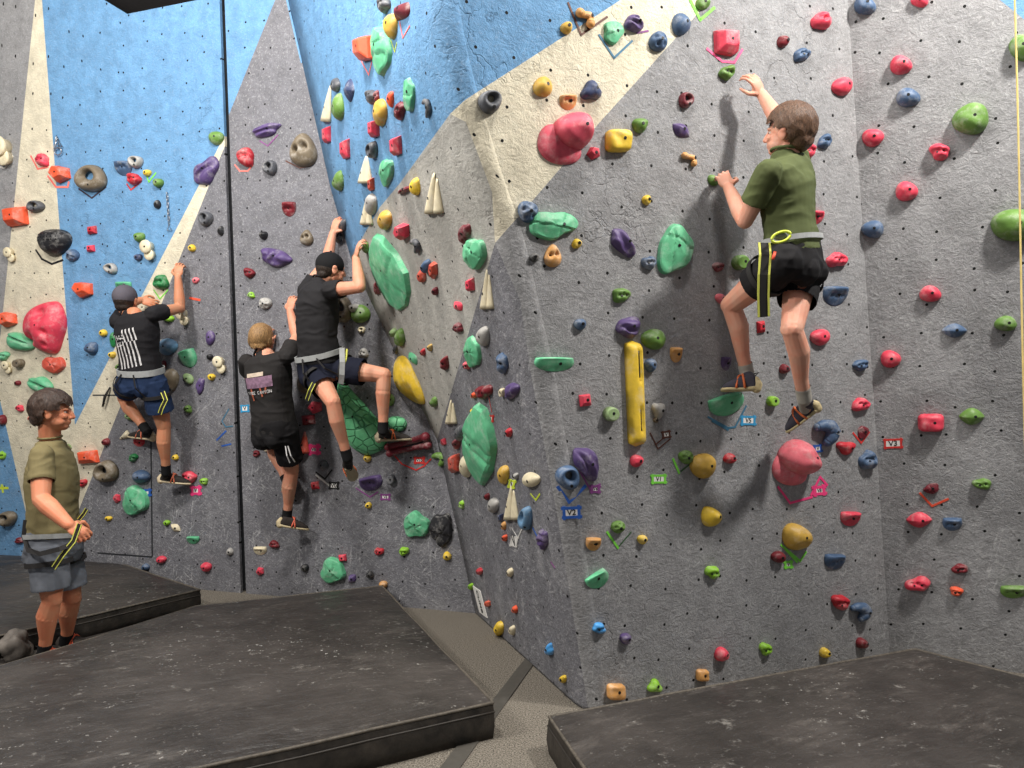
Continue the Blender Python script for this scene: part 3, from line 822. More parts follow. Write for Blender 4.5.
G(200, 0, 4, '''
jug gy 732 22 62 66
leaf bu 800 45 110 56 58
dome yt 758 105 64 105
block og 652 195 84 112
rock mg 720 205 94 206
cone cr 504 415 44 145 -6
dome gy 540 340 44 58
leaf db 592 362 52 96
drop gn 548 428 58 112
jug gy 680 390 52 62
jug dr 704 384 28 48
dome yt 716 452 66 112
knob og 760 398 32 66
jug bu 797 445 50 76
block pk 694 515 50 78
rock mg 834 380 54 140
hook gy 898 432 64 84
block pk 506 540 38 72
block pk 580 598 42 88
ring gy 686 600 50 70
block pk 784 585 50 84
cone cr 652 680 62 105
rock mg 744 695 64 116
drop gn 550 725 50 84
block ro 684 738 30 58
swirl pu 265 520 120 52 14
skull br 408 598 105 136
ring gy 277 670 54 60
''')
G(0, 180, 4, '''
block og 62 145 84 84
ring gy 142 105 66 48
ball bk 210 248 122 106
discs cr 40 300 80 54
lobed bl 288 300 48 48
block rd 367 200 36 36
block pk 362 274 32 30
knob gn 555 230 40 42
discs cr 594 282 72 78
knob db 551 310 32 28
knob bk 628 97 26 36
ring lg 442 353 52 42 -20
block og 330 440 78 68
moon mg 490 426 62 40
jug dg 640 408 60 60
block og 28 558 70 66
groove mg 76 652 116 70 -32
jug mg 12 705 46 38
discs cr 28 750 60 48
disc br 76 733 36 34
rock ro 212 742 92 68
knob bl 362 672 46 50
knob ye 412 612 28 30
knob ye 446 700 28 26
dome dg 452 640 28 62
knob gn 475 748 28 26
ring gy 822 155 54 60
knob bk 881 203 24 40
knob ye 766 272 28 30
dome pp 782 402 28 26
jug lime 672 550 44 38
discs cr 732 548 86 68
dome lb 668 668 74 68
knob lg 640 650 28 24
dome pu 840 632 36 60
wedge mg 748 715 66 74 20
discs cr 880 740 80 70
knob dr 650 742 24 40
jug dr 996 372 44 44
jug lime 1003 460 30 26
knob bk 838 708 24 24
''')
G(220, 180, 4, '''
moon dr 272 116 54 60
knob bk 172 222 32 34
swirl pu 220 312 72 130 80
skull br 344 230 52 64
lobed lg 180 494 50 48
knob gy 490 182 30 52
knob bk 473 228 28 48
knob gn 580 272 30 46
ring br 486 518 80 106
dome gn 560 535 76 74
knob lg 538 514 38 38 hf=1.3
ring cr 566 600 30 26
jug lg 572 692 40 38
cones cr 576 128 60 106
dome lg 600 100 56 88
dome yt 655 163 66 80
block pk 726 210 66 70
hook gy 776 265 64 56
block dr 628 432 28 60
block ro 852 362 42 78
dome ro 804 384 42 56
dome bl 822 348 48 56 hf=1.1
knob bu 858 446 30 34
swirl bu 975 218 96 42 82
block pk 1000 420 40 56
leaf pk 948 506 58 34 -50
jug bu 950 593 52 38 -20
dome gn 715 632 50 72
knob pg 692 612 34 36 hf=1.2
knob yt 838 672 24 30
knob rd 810 690 24 30
knob gy 700 680 22 36
jug dr 895 735 42 58
jug pk 985 742 34 34
leaf mg 768 716 70 30 -60
''')
G(400, 180, 4, '''
cones cr 122 58 90 160
cones cr 338 440 66 160
rock mg 295 300 104 128
block pk 280 420 38 56
jug bu 13 42 36 54 -60
dome ye 56 28 50 72
dome lg 326 628 64 80
rock mg 288 690 76 130
jug pk 265 742 36 34
lobed bl 515 126 78 88
rock mg 620 184 196 116
skull ot 614 302 68 94
knob bk 537 310 36 36
knob ye 709 254 38 40
knob ye 987 80 34 42
swirl pu 896 252 134 74 -48
jug bl 1000 333 58 56 20
jug gn 890 460 74 60 15
knob bl 722 578 48 46
swirl pu 915 590 94 88
wedge mg 622 738 156 58
''')
G(400, 0, 4, '''
knob yt 667 110 46 50
bone ot 747 68 68 64
rock mg 858 132 80 96
swirl pu 938 92 74 70
ring gy 362 408 90 92
dome yt 574 344 76 82
moon ot 676 408 68 60
tri db 768 356 82 78
block pk 776 612 54 54
square ye 876 562 98 90
drop gn 966 498 62 62 -60
''')
G(600, 0, 4, '''
dome bl 330 94 72 90
lobed bl 236 162 70 82
dome gn 415 10 54 58
jug gn 510 290 60 62
ring bu 347 400 56 62
leaf pu 328 520 84 54 -38
bone ot 362 634 60 48
dome gn 455 722 52 38 -40
jug pk 888 80 72 70
knob dr 735 165 42 48
jug bl 810 218 70 52 40
dome pk 975 344 78 72 45
jug bl 904 566 66 48 45
jug pk 838 602 60 54 50
''')
G(768, 0, 4, '''
dome bl 388 18 90 76
dome pk 606 2 72 52
dome pk 533 258 90 78
dome bl 562 388 98 78
dome gn 812 476 150 126 20
dome gn 1015 188 100 108
dome pk 420 551 90 72
jug pk 686 607 86 70
''')
G(768, 180, 4, '''
moon pk 190 150 76 56
dome pk 556 45 92 80
dome bl 417 197 92 72
jug pk 280 318 82 62
moon bl 277 464 92 80
dome pk 650 455 90 66
leaf bl 746 603 104 58
dome gn 951 574 92 62
dome pk 214 630 76 66 20
dome pk 492 717 84 70
jug bl 372 742 58 48
''')
G(600, 180, 4, '''
rock mg 306 275 142 206 hf=.26
jug bu 477 345 44 42 40
disc gn 561 330 56 60
dome pp 486 475 50 38 -55
block rd 645 588 34 52
moon pu 508 735 40 56
egg gn 219 635 94 84 -20
moon ot 308 700 48 62
knob bl 204 742 46 56
''')
G(600, 360, 4, '''
wedge mg 515 182 140 84 18
tri lg 236 206 54 66 180
rock br 224 240 20 24
disc pg 44 216 56 58
knob pk 150 405 50 50
lobed gn 346 390 56 56
egg yt 417 426 98 102
knob rd 521 394 48 42
disc lime 690 165 40 42
hook bl 905 290 84 94
drop ye 448 626 80 84 30
egg yt 792 712 112 104 -40
lobed gn 75 670 54 52
knob ye 171 720 38 38
knob dr 740 36 38 40
''')
G(768, 360, 4, '''
jug pk 377 178 70 56
rock bu 382 290 42 54
tri rd 316 355 76 54 180
jug bl 403 400 66 80
square pk 652 252 106 70
leaf gn 816 228 106 70
jug gn 855 498 80 46
rock bu 652 515 66 44
leaf pk 605 642 106 64
moon bl 738 660 80 54
moon pk 336 638 76 60
''')
G(600, 540, 1024/424, '''
jug lime 272 80 34 32
knob dr 432 42 32 28
moon bl 571 54 48 38
jug pk 767 107 64 36
jug dr 869 70 42 24
jug og 862 125 34 24
moon gn 1000 128 66 32
jug rd 583 153 40 38
hook bl 629 173 42 38
knob pu 63 240 26 28
knob pk 296 277 32 34
jug lime 401 265 28 32
knob ye 545 273 24 24
knob dr 635 250 26 26
square ot 40 367 42 38
tri lime 134 352 36 32
square ot 248 327 28 28
''')
G(300, 540, 3.2, '''
rock mg 104 98 80 84
block pk 136 58 28 24
leaf pu 165 125 34 28 50
knob bk 14 90 24 24
jug rd 252 38 32 26
knob bk 223 112 24 24
knob ot 265 145 26 26
jug lime 332 38 32 30
knob ye 470 52 26 28
knob rd 573 101 24 24
knob cr 671 105 24 30
knob lime 545 150 20 22
block og 600 205 22 22
knob og 686 223 22 26
egg ye 634 285 36 48
knob cr 677 290 24 32
tri sky 796 350 32 40
knob ye 840 446 26 26
moon ot 942 15 48 44
wedge mg 958 130 76 50 35
jug sky 960 283 42 36
''')
G(400, 360, 4, '''
block pk 742 162 50 54
swirl pu 755 412 150 92 -52
ring bl 672 472 92 98
moon ot 778 740 56 46
knob rd 434 292 32 38
dome yt 410 462 54 78
knob lg 462 465 26 26
dome cr 516 480 84 58 -45
cones cr 434 575 72 136
ring lb 500 635 58 96
swirl pu 568 720 50 84
dome lg 370 583 52 62
knob dr 346 548 26 28
knob og 417 713 26 28
block db 402 632 28 34
knob ot 413 664 24 34
dome cr 262 425 64 98
block ro 216 415 50 84
hook gn 163 395 64 50
dome gy 236 295 56 66
jug bu 222 335 40 46
block pk 174 328 24 32
knob ye 286 210 18 28
swirl dr 330 130 80 58 80
knob og 294 142 28 26
swirl pu 442 128 88 52 80
disc cr 408 130 26 34
jug bl 406 16 54 86
rock mg 66 658 106 108
rock bk 160 684 94 138
jug lime 244 580 26 36
cones cr 196 212 56 94
drop gn 132 170 36 42
''')
G(220, 360, 4, '''
block pk 378 190 62 54
block dr 352 240 56 46
cone ro 335 330 50 86
lobed gy 410 420 44 40
block rd 379 503 34 34
knob ye 588 395 30 30
moon pu 600 496 94 60 12
disc gy 684 478 34 38
knob ye 592 582 26 26
jug dr 145 376 28 28
discs cr 178 342 80 50
knob gn 682 160 30 50
dome br 330 92 52 84
''')
G(0, 360, 4, '''
groove mg 158 98 104 66 -32
knob dr 69 92 24 20
jug pk 76 194 32 28
knob og 124 233 26 24
block og 348 390 88 58
ring br 424 446 84 88
knob bl 562 467 66 52
rock mg 540 563 100 122
block pk 467 555 28 38
jug rd 329 494 34 32
knob ye 433 635 28 20
knob dr 422 328 30 30
jug dg 533 392 34 34
moon rd 553 332 44 32
cone cr 494 306 40 46 120
knob gn 518 225 36 36
knob ye 700 390 24 24
jug pk 755 470 58 50
jug lime 813 487 32 28
dome pg 752 74 52 34 -45
swirl pu 798 106 68 32 78
knob ye 845 69 28 28
jug gn 749 197 32 32
knob dr 4 240 34 42
jug lime 8 382 26 36
ring br 28 637 66 62
jug dr 76 723 36 26
knob lime 666 652 26 22
leaf cr 700 672 46 30 -35
wedge mg 769 722 50 32
dome br 680 82 60 94
knob gn 265 350 34 26
''')
G(0, 540, 3.2, '''
knob pk 515 64 30 24
knob bl 465 87 22 22
knob pk 658 88 32 30
knob lg 735 38 20 24
moon cr 830 36 42 28
jug dr 876 14 34 26
block pk 831 101 26 28
knob bk 973 91 24 22
''')
# ---- the big distinctive ones, traced outlines on their own wall plane
def traced(typ, col, pts, hf, label, **kw):
    cx = sum(p[0] for p in pts)/len(pts); cy = sum(p[1] for p in pts)/len(pts)
    xs = [p[0] for p in pts]; ys = [p[1] for p in pts]
    return hold(typ, col, cx, cy, max(xs)-min(xs), max(ys)-min(ys), hf=hf, poly=pts, label=label, **kw)
o, fr, bv = traced('dome', 'pk', [(50, 302), (60, 303), (66, 316), (67, 327), (64, 338), (59, 352), (50, 353), (43, 350), (37, 347), (36, 341), (30, 337), (27, 328), (29, 316), (37, 307)], .34, 'largest hold: big rounded red dish hold on the cream stripe at far left', dims=[(49, 314, 7, .42), (55, 333, 3.5, .35), (39, 339, 6, .5), (54, 345, 2.5, .3)])
traced('rock', 'mg', [(377, 234), (384, 237), (398, 254), (408, 273), (411, 292), (409, 306), (401, 313), (390, 303), (382, 289), (374, 273), (371, 260), (371, 250)], .22, 'large faceted mint green hold on the leaning side wall above the yellow flake')
traced('leaf', 'ye', [(394, 362), (400, 356), (407, 359), (415, 374), (422, 390), (425, 402), (420, 404), (410, 399), (400, 385), (394, 372)], .4, 'long yellow flake hold beside the knee of the climber in the black cap')
traced('rock', 'mg', [(479, 404), (487, 411), (493, 428), (497, 445), (496, 470), (488, 488), (480, 482), (472, 466), (466, 452), (470, 434), (473, 415)], .40, 'tall pointed mint green rock hold standing on the side wall corner')
# ---------------------------------------------------------------- special holds
def child_of(o, sub, name):
    sub.name = name; sub.parent = o; sub.location = sub.location-o.location
    for h in list(HOLDS):
        if h[0] == sub: HOLDS.remove(h)
    for kk in ('category', 'label', 'group'):
        if kk in sub: del sub[kk]
def capball(bx, by, r, brim, label, col='pp'):
    o, fr, bv = hold('dome', col, bx, by, 1.86*r, 1.86*r, hf=.66, lean=0, label=label)
    s, _, _ = hold('dome', col, *brim[:4], brim[4], hf=.2, lean=0, bolt=False)
    child_of(o, s, 'brim')
capball(575, 130, 20.5, (560, 146, 48, 36, -38), 'big two tone pink ball cap shaped hold high on the middle right wall', 'cp')
capball(801, 458, 19, (791, 469, 34, 38, 35), 'big chalky pale pink ball cap shaped hold above the pink tape', 'pp')
traced('block', 'pk', [(713, 31), (735.5, 32), (736.5, 54), (730, 57), (714, 54)], .4, 'angular pink block hold above the raised hand of the climber in olive')
traced('dome', 'gn', [(990, 224), (994, 216), (1003, 211), (1016, 209), (1030, 212), (1040, 222), (1036, 234), (1020, 241), (1004, 240), (994, 234)], .42, 'large olive green dome hold behind the thin rope at the right edge')
# long yellow rail with two slots
def rail():
    fr = Frame(635, 392)
    ax = [(633.5, 344), (634, 370), (635.5, 395), (637, 420), (637.5, 443)]
    bm = bmesh.new(); rows = []
    n = 30; HH = .062; W0 = 7.8
    for i in range(n+1):
        t = i/n; y = 340.5+t*(447-340.5); x = 631.6+4.0*t
        wd = W0*min(1, sqrt(max(0, 1-(abs(2*t-1))**26)))*(1 if .02 < t < .98 else .55)
        e = min(1, min(t, 1-t)*14)**.6
        row = []
        for q in range(13):
            a = pi*q/12; dx = -cos(a)*wd; hgt = sin(a)**.55*HH*e
            slot = (.09 < t < .40 or .60 < t < .85) and .02 < dx/wd < .36
            if slot: hgt *= .45
            ua, ub = fr.uv(x+dx-proj(fr.p)[0], proj(fr.p)[1]-y); row.append(bm.verts.new(fr.w(ua, ub, hgt-.003)))
        rows.append(row)
    for i in range(n):
        for q in range(12): bm.faces.new((rows[i][q], rows[i][q+1], rows[i+1][q+1], rows[i+1][q]))
        bm.faces.new((rows[i][0], rows[i+1][0], rows[i+1][12], rows[i][12]))
    bm.faces.new(rows[0]); bm.faces.new(rows[-1][::-1]); bmesh.ops.recalc_face_normals(bm, faces=bm.faces)
    bvh = BVHTree.FromBMesh(bm); bmesh.ops.translate(bm, verts=bm.verts, vec=-fr.p)
    o = bm_obj('climbing_hold', bm, hmat('ye'), smooth=True); o.location = fr.p
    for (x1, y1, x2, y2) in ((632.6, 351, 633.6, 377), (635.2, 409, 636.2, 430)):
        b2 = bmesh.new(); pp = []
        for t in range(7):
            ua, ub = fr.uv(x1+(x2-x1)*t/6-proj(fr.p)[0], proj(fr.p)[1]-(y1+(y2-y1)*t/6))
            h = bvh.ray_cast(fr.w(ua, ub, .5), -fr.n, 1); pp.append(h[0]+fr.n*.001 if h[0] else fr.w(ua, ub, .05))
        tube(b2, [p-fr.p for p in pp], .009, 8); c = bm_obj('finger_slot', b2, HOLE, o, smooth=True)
    o['category'] = 'climbing hold'
    HOLDS.append((o, 'rail', 'ye', 635, 392, 900, 'long vertical yellow rail hold with two finger slots', fr.wall))
rail()
# the green scaled one
k = N('green_scales'); v = geo_vec(k)
vo = k.n('ShaderNodeTexVoronoi', feature='DISTANCE_TO_EDGE'); k.l(v, vo.inputs['Vector']); vo.inputs['Scale'].default_value = 13; vo.inputs['Randomness'].default_value = .8
line = k.ramp(vo.outputs['Distance'], .0, .07, (0, 0, 0, 1), (1, 1, 1, 1))
cg = k.mix(k.ramp(k.noise(20, 3, .6, v), .3, .7), rgb(96, 180, 128), rgb(122, 204, 150))
cg = k.mix(line, rgb(62, 140, 96), cg)
SCALES = k.out(cg, .5, k.bump(line, .9, .012), .4)
o, fr, bv = traced('dome', 'mg', [(337, 384), (346, 383), (351, 389), (357, 396), (364, 403), (369, 409), (376, 417), (385, 426), (388, 436), (385, 447), (378, 452), (368, 455), (357, 450), (350, 441), (347, 428), (347, 414), (344, 400)], .36, 'green scaly turtle shaped hold between the legs of the climber in the black cap', tone=SCALES)
s, _, _ = hold('dome', 'mg', 396, 424, 20, 15, -15, hf=.4, tone=SCALES, bolt=False); child_of(o, s, 'fin')
# maroon forked bone
def bone_hold():
    fr = Frame(411, 444); bm = bmesh.new()
    for pts, rr_ in (([(390, 446.5), (400, 444), (412, 440.5), (424, 437), (428, 436)], (3.6, 3.0, 3.0, 3.6, 4.6)), ([(392, 452.5), (402, 450), (414, 447.5), (426, 445), (430, 444.5)], (3.8, 2.8, 2.6, 3.2, 4.0))):
        pp = []; R = []
        for (x, y), q in zip(pts, rr_):
            ua, ub = fr.uv(x-proj(fr.p)[0], proj(fr.p)[1]-y); pp.append(fr.w(ua, ub, q/fr.ppm*1.4)); R.append(q/fr.ppm)
        tube(bm, pp, R, 12)
        for e in (0, -1): bmesh.ops.create_icosphere(bm, subdivisions=2, radius=R[e]*1.08, matrix=Matrix.Translation(pp[e]))
    bmesh.ops.translate(bm, verts=bm.verts, vec=-fr.p); o = bm_obj('climbing_hold', bm, hmat('bu'), smooth=True); o.location = fr.p
    o['category'] = 'climbing hold'
    HOLDS.append((o, 'bone', 'bu', 411, 444, 400, 'maroon forked bone hold under the orange strapped shoe', fr.wall))
bone_hold()
# shallow round screw-on plate left bare on the wall and the hatch in the back wall
def on_wall(px, py, d=.0):
    p, n, w_ = hit(px, py); return p+n*d, n
def ribbon(bm, pts, wpx, lift=.0012, th=.0015):
    P = [on_wall(*p) for p in pts]; ppm = F/((P[0][0]-CAM).length)
    hw = wpx/ppm/2
    for i in range(len(P)-1):
        (a, n), (b, n2) = P[i], P[i+1]; d = (b-a).normalized(); s = n.cross(d).normalized()*hw
        ex = d*hw*.6
        q = [a-ex-s, b+ex-s, b+ex+s, a-ex+s]; n_ = [n, n2, n2, n]
        lo = [bm.verts.new(x+m*(lift*.3)) for x, m in zip(q, n_)]; hi = [bm.verts.new(x+m*(lift+th+.0004*i)) for x, m in zip(q, n_)]
        bm.faces.new(hi); bm.faces.new(lo[::-1])
        for k_ in range(4): bm.faces.new((lo[k_], lo[(k_+1) % 4], hi[(k_+1) % 4], hi[k_]))
    bmesh.ops.recalc_face_normals(bm, faces=bm.faces)
TC = dict(brown=(92, 58, 48), teal=(62, 112, 140), purple=(128, 66, 128), lime=(122, 212, 72), pink=(236, 92, 140), hot=(240, 66, 130), dark=(52, 44, 56), white=(214, 212, 208),
          orange=(232, 88, 62), red=(206, 54, 50), blue=(44, 92, 176), sky=(56, 150, 200), dgreen=(58, 92, 58), black=(26, 26, 28), yellow=(206, 224, 66), salmon=(240, 122, 112))
def tmat(c): return simple('tape_'+c, rgb(*TC[c]), .6, .08)
def tape(c, lines, label, wpx=2.0):
    bm = bmesh.new()
    for l in lines: ribbon(bm, l, wpx)
    o = bm_obj('tape_mark', bm, tmat(c), recentre=True); tag(o, label, 'tape', 'coloured route tape on the walls'); return o
tape('brown', [[(568, 3), (581, 35)], [(581, 35), (607, 17)]], 'brown tape V around the small tan forked hold at top')
tape('teal', [[(599, 35), (614, 58)], [(614, 58), (632, 41)]], 'teal tape V under the mint rock hold on cream paint')
tape('purple', [[(626, 26), (637, 33)], [(637, 33), (648, 31)]], 'purple tape V under the small purple hold at top', 1.5)
tape('lime', [[(690, 0), (700, 20)], [(700, 20), (714, 8)]], 'lime green tape V at the top edge beside the blue dome', 2.6)
tape('pink', [[(707, 49), (722, 61.5), (734, 62.5), (742, 50)]], 'pink tape cup under the angular pink block hold', 2.2)
tape('purple', [[(260, 141), (268, 146), (278, 135)]], 'thin purple tape V under the purple grooved hold on the back wall', 1)
tape('brown', [[(286, 161), (300, 168), (310, 166), (316, 154)]], 'thin brown tape cup under the two holed brown hold', 1.2)
tape('dark', [[(79, 189), (92, 198), (106, 187)]], 'dark tape V under the brown donut hold', 1.3)
tape('black', [[(36, 250), (42, 259), (52, 264), (63, 260)]], 'black tape cup under the perforated ball hold', 1.6)
tape('white', [[(0, 167), (5, 168), (13, 156)]], 'white tape corner beside the cream discs at far left', 1.6)
tape('salmon', [[(31, 156), (38, 169), (48, 167)]], 'salmon tape V under the small pink hold on cream stripe', 1.4)
tape('salmon', [[(48, 176), (56, 187), (68, 187), (69, 182)]], 'salmon tape cup under the orange block at the stripe edge', 1.6)
tape('red', [[(127, 184), (131, 190), (141, 182)]], 'small red tape V under the red hold right of the donut', 1.2)
tape('lime', [[(146, 174), (149, 182)], [(149, 182), (156, 173)]], 'small lime tape tick on blue paint', 1.2)
tape('salmon', [[(235, 165), (240, 171), (248, 171), (253, 165)]], 'salmon tape arc under the red hold by the wall joint', 1.2)
tape('salmon', [[(361, 60), (369, 75)], [(369, 75), (372, 62)]], 'salmon tape V under the orange block on the side wall', 1.3)
tape('salmon', [[(400, 22), (403, 38)], [(403, 38), (410, 26)]], 'salmon tape V under the burgundy hold at top of the side wall', 1.2)
tape('yellow', [[(391, 40), (395, 52)], [(395, 52), (397, 43)]], 'yellow tape V under the mustard hold on the side wall', 1.1)
tape('yellow', [[(-1, 488), (8, 488)], [(2, 485), (3, 492)]], 'yellow green tape cross on the lower left blue paint', 2)
tape('orange', [[(190, 298), (200, 300)]], 'short salmon tape strip right of the left climber', 2)
tape('lime', [[(154, 290), (160, 299)], [(160, 299), (168, 290)]], 'pale lime tape V beneath the dark green jug by the left climber', 1)
tape('blue', [[(558, 487), (569, 502)], [(569, 502), (585, 486)]], 'blue tape V under the blue slotted ring hold', 3.4)
tape('purple', [[(579, 470), (590, 489), (600, 484)]], 'purple tape V under the big purple hold', 1.6)
tape('lime', [[(673, 459), (679, 473)]], 'bright lime tape stroke left of the yellow ball hold', 2.2)
tape('dgreen', [[(681, 471), (690, 464)]], 'dark green tape stroke touching the yellow ball hold', 1.6)
tape('lime', [[(607, 532), (618, 548)]], 'bright lime tape stroke below the small green hold', 2.2)
tape('dgreen', [[(619, 546), (631, 532)]], 'dark green tape stroke below the small green hold', 1.2)
tape('teal', [[(708, 417), (728, 428)], [(712, 421), (728, 430)], [(728, 428), (735, 427), (746, 406)]], 'blue tape cup under the mint foothold of the right climber', 1.8)
tape('hot', [[(778, 487), (790, 503), (812, 497)], [(811, 495), (820, 477), (827, 485)]], 'hot pink tape cup under the pale pink ball cap hold', 2.2)
tape('red', [[(853, 433), (861, 443), (869, 432)]], 'red tape V under the crumpled maroon hold', 1.6)
tape('orange', [[(920, 493), (932, 506), (948, 499)]], 'orange tape V on the far right wall', 1.8)
tape('lime', [[(781, 545), (800, 561)], [(785, 549), (797, 562)], [(800, 561), (806, 552)]], 'lime tape V under the lower yellow egg hold', 2)
tape('black', [[(316, 472), (325, 479)], [(325, 479), (332, 470)]], 'black tape V below the hanging shoe of the black cap climber', 1.5)
tape('white', [[(316, 475), (330, 486)]], 'white tape stroke beneath the black tape V', 1.6)
tape('red', [[(395, 456), (402, 464), (416, 470), (424, 466), (431, 459)]], 'red tape cup under the maroon forked bone hold', 1.3)
tape('purple', [[(356, 488), (370, 497), (378, 492)]], 'purple tape V under the purple and white half moon', 1.2)
tape('yellow', [[(531, 494), (536, 500)], [(536, 500), (540, 494)]], 'yellow green tape V under the cream and yellow hold', 1.8)
tape('white', [[(512, 528), (518, 538)], [(518, 538), (522, 529)]], 'white tape V below the cream twin cones low on the side wall', 1.4)
tape('teal', [[(229, 409), (222, 421), (226, 427), (233, 426)]], 'pale blue tape outline left of the dark wall joint', 1)
tape('blue', [[(217, 440), (226, 431)], [(222, 446), (231, 444)]], 'faded blue tape marks left of the dark wall joint', 1.4)
tape('brown', [[(650, 433), (658, 449)], [(655, 445), (668, 434)], [(659, 448), (670, 439)]], 'thin brown tape sticks above the brown tape frame', 1.2)
tape('red', [[(489, 397), (492, 412)]], 'thin red tape line above the small red card on the side wall', 1)
tape('blue', [[(533, 528), (537, 536)]], 'blue tape dab under the low light blue ring', 2)
tape('purple', [[(551, 562), (555, 568)]], 'purple tape dab at the bottom of the side wall', 1.4)
# printed cards in tape frames
INK = simple('ink_black', rgb(30, 30, 32), .7, .02); PAPER = simple('card_paper', rgb(232, 230, 226), .7, .04)
def text_mesh(txt, size, mat, parent, org, u, v, n, name='lettering', lift=.0035):
    c = bpy.data.curves.new('txt', 'FONT'); c.body = txt; c.size = size; c.align_x = 'CENTER'; c.align_y = 'CENTER'; c.extrude = .0006; c.offset = size*.018
    to = bpy.data.objects.new('txt', c); COL.objects.link(to)
    dg = bpy.context.evaluated_depsgraph_get(); me = bpy.data.meshes.new_from_object(to.evaluated_get(dg)); bpy.data.objects.remove(to); bpy.data.curves.remove(c)
    M = Matrix((u, v, n)).transposed().to_4x4(); M.translation = org+n*lift
    me.transform(M); return link(name, me, mat, parent)
def card(px, py, w_, h_, rot, txt, fc, label, frame=1.6, kind='route_card', fh=None):
    fr = Frame(px, py); ra = radians(rot)
    fu, fv = fr.uv(cos(ra), sin(ra)), fr.uv(-sin(ra), cos(ra))
    U = (fr.u*fu[0]+fr.v*fu[1]); V = (fr.u*fv[0]+fr.v*fv[1])
    def box(bm, x0, x1, y0, y1, z0, z1):
        q = [fr.n*z+U*x+V*y for z in (z0, z1) for (x, y) in ((x0, y0), (x1, y0), (x1, y1), (x0, y1))]
        q = [bm.verts.new(p) for p in q]
        for f in ((0, 1, 2, 3), (4, 5, 6, 7), (0, 1, 5, 4), (1, 2, 6, 5), (2, 3, 7, 6), (3, 0, 4, 7)): bm.faces.new([q[i] for i in f])
    root = empty(kind, fr.p)
    bm = bmesh.new(); box(bm, -w_/2, w_/2, -h_/2, h_/2, .0006, .003); bmesh.ops.recalc_face_normals(bm, faces=bm.faces)
    bm_obj('paper', bm, PAPER, root)
    if fc:
        bm = bmesh.new(); f2 = frame
        for (x0, x1, y0, y1, z) in ((-w_/2-f2*1.6, w_/2+f2*1.6, h_/2-.4, h_/2+f2, .0034), (-w_/2-f2*1.4, w_/2+f2*1.7, -h_/2-f2, -h_/2+.4, .0037), (-w_/2-f2, -w_/2+.5, -h_/2-f2*1.5, h_/2+f2*1.3, .0040), (w_/2-.5, w_/2+f2, -h_/2-f2*1.3, h_/2+f2*1.5, .0043)):
            box(bm, x0, x1, y0, y1, .0004, z)
        bmesh.ops.recalc_face_normals(bm, faces=bm.faces); bm_obj('tape_frame', bm, tmat(fc), root)
    if txt:
        un = U.normalized(); vn = V.normalized()
        o = text_mesh(txt, h_*1.12*V.length, INK, root, Vector((0, 0, 0)), un, fr.n.cross(un).normalized(), fr.n)
    tag(root, label, 'route card', 'grade cards taped to the walls'); return root
card(571.5, 512.5, 13, 7, 3, 'V2', 'blue', 'V2 grade card in a blue tape frame below the blue slotted ring', 2.4)
card(658.5, 479, 11, 5.5, 1, 'V1', 'lime', 'V1 grade card in a lime tape frame on the middle right wall', 1.6)
card(748, 420.5, 11, 6, -1, 'V5', 'sky', 'V5 grade card in blue tape beside the mint foothold', 1.6)
card(893, 443.5, 15, 6.5, 2, 'V3', 'red', 'V3 grade card in a red tape frame on the corner of the right walls', 1.5)
card(819, 490.5, 7, 4.5, 5, 'V8', 'hot', 'small V8 card in hot pink tape beside the pale pink ball cap hold', 2.4)
card(817.5, 448.5, 5, 4.5, 8, 'V', 'blue', 'tiny card in blue tape below the blue hooked hold', 1.4)
card(666, 434.5, 5.5, 4.5, 8, 'V', 'brown', 'tiny card in a brown tape frame right of the yellow rail', 1.3)
card(595, 489, 5.5, 4, -3, 'V4', 'purple', 'tiny card in purple tape below the big purple hold', 1.8)
card(712.5+75.5, 564.5, 4.5, 4, 3, 'V', 'lime', 'tiny card in lime tape under the lower yellow egg hold', 1.6)
card(146, 492.5, 6.5, 3.5, 0, 'V', 'blue', 'small card with blue tape under the blue knob by the floor hatch', 1.6)
card(196, 490.5, 5.5, 4.5, 0, 'V', 'hot', 'small card in hot pink tape beside the toe of the left climber', 2.0)
card(245, 408.5, 6, 5, 2, 'V', 'sky', 'small card in blue tape right of the dark wall joint', 1)
card(274.5, 458.5, 9, 6, 2, 'V', None, 'plain white card below the cream discs under the blond climber')
card(314, 449.5, 5.5, 4, -2, 'V8', 'hot', 'small card in hot pink tape between the two centre climbers', 2.6)
card(334, 485.5, 7, 5, -3, 'V0', 'black', 'small card in a black tape frame below the hanging shoe', 1.2)
card(419.5, 460.3, 7, 3.5, -1, 'V10', 'red', 'small card in a red tape frame under the maroon bone hold', 1.5)
card(385.5, 497, 7, 3.5, -2, 'V6', 'purple', 'small card in purple tape beside the purple half moon', 1.2)
card(512, 484, 3.5, 5, -15, 'V', 'yellow', 'small card in yellow green tape on the side wall', 1.4)
card(514.3, 541.5, 5, 8, -12, 'V', 'white', 'small white card low on the side wall', 1)
card(491, 418.5, 3.5, 4.5, -5, 'V', 'red', 'small red taped card near the tall mint rock', 1)
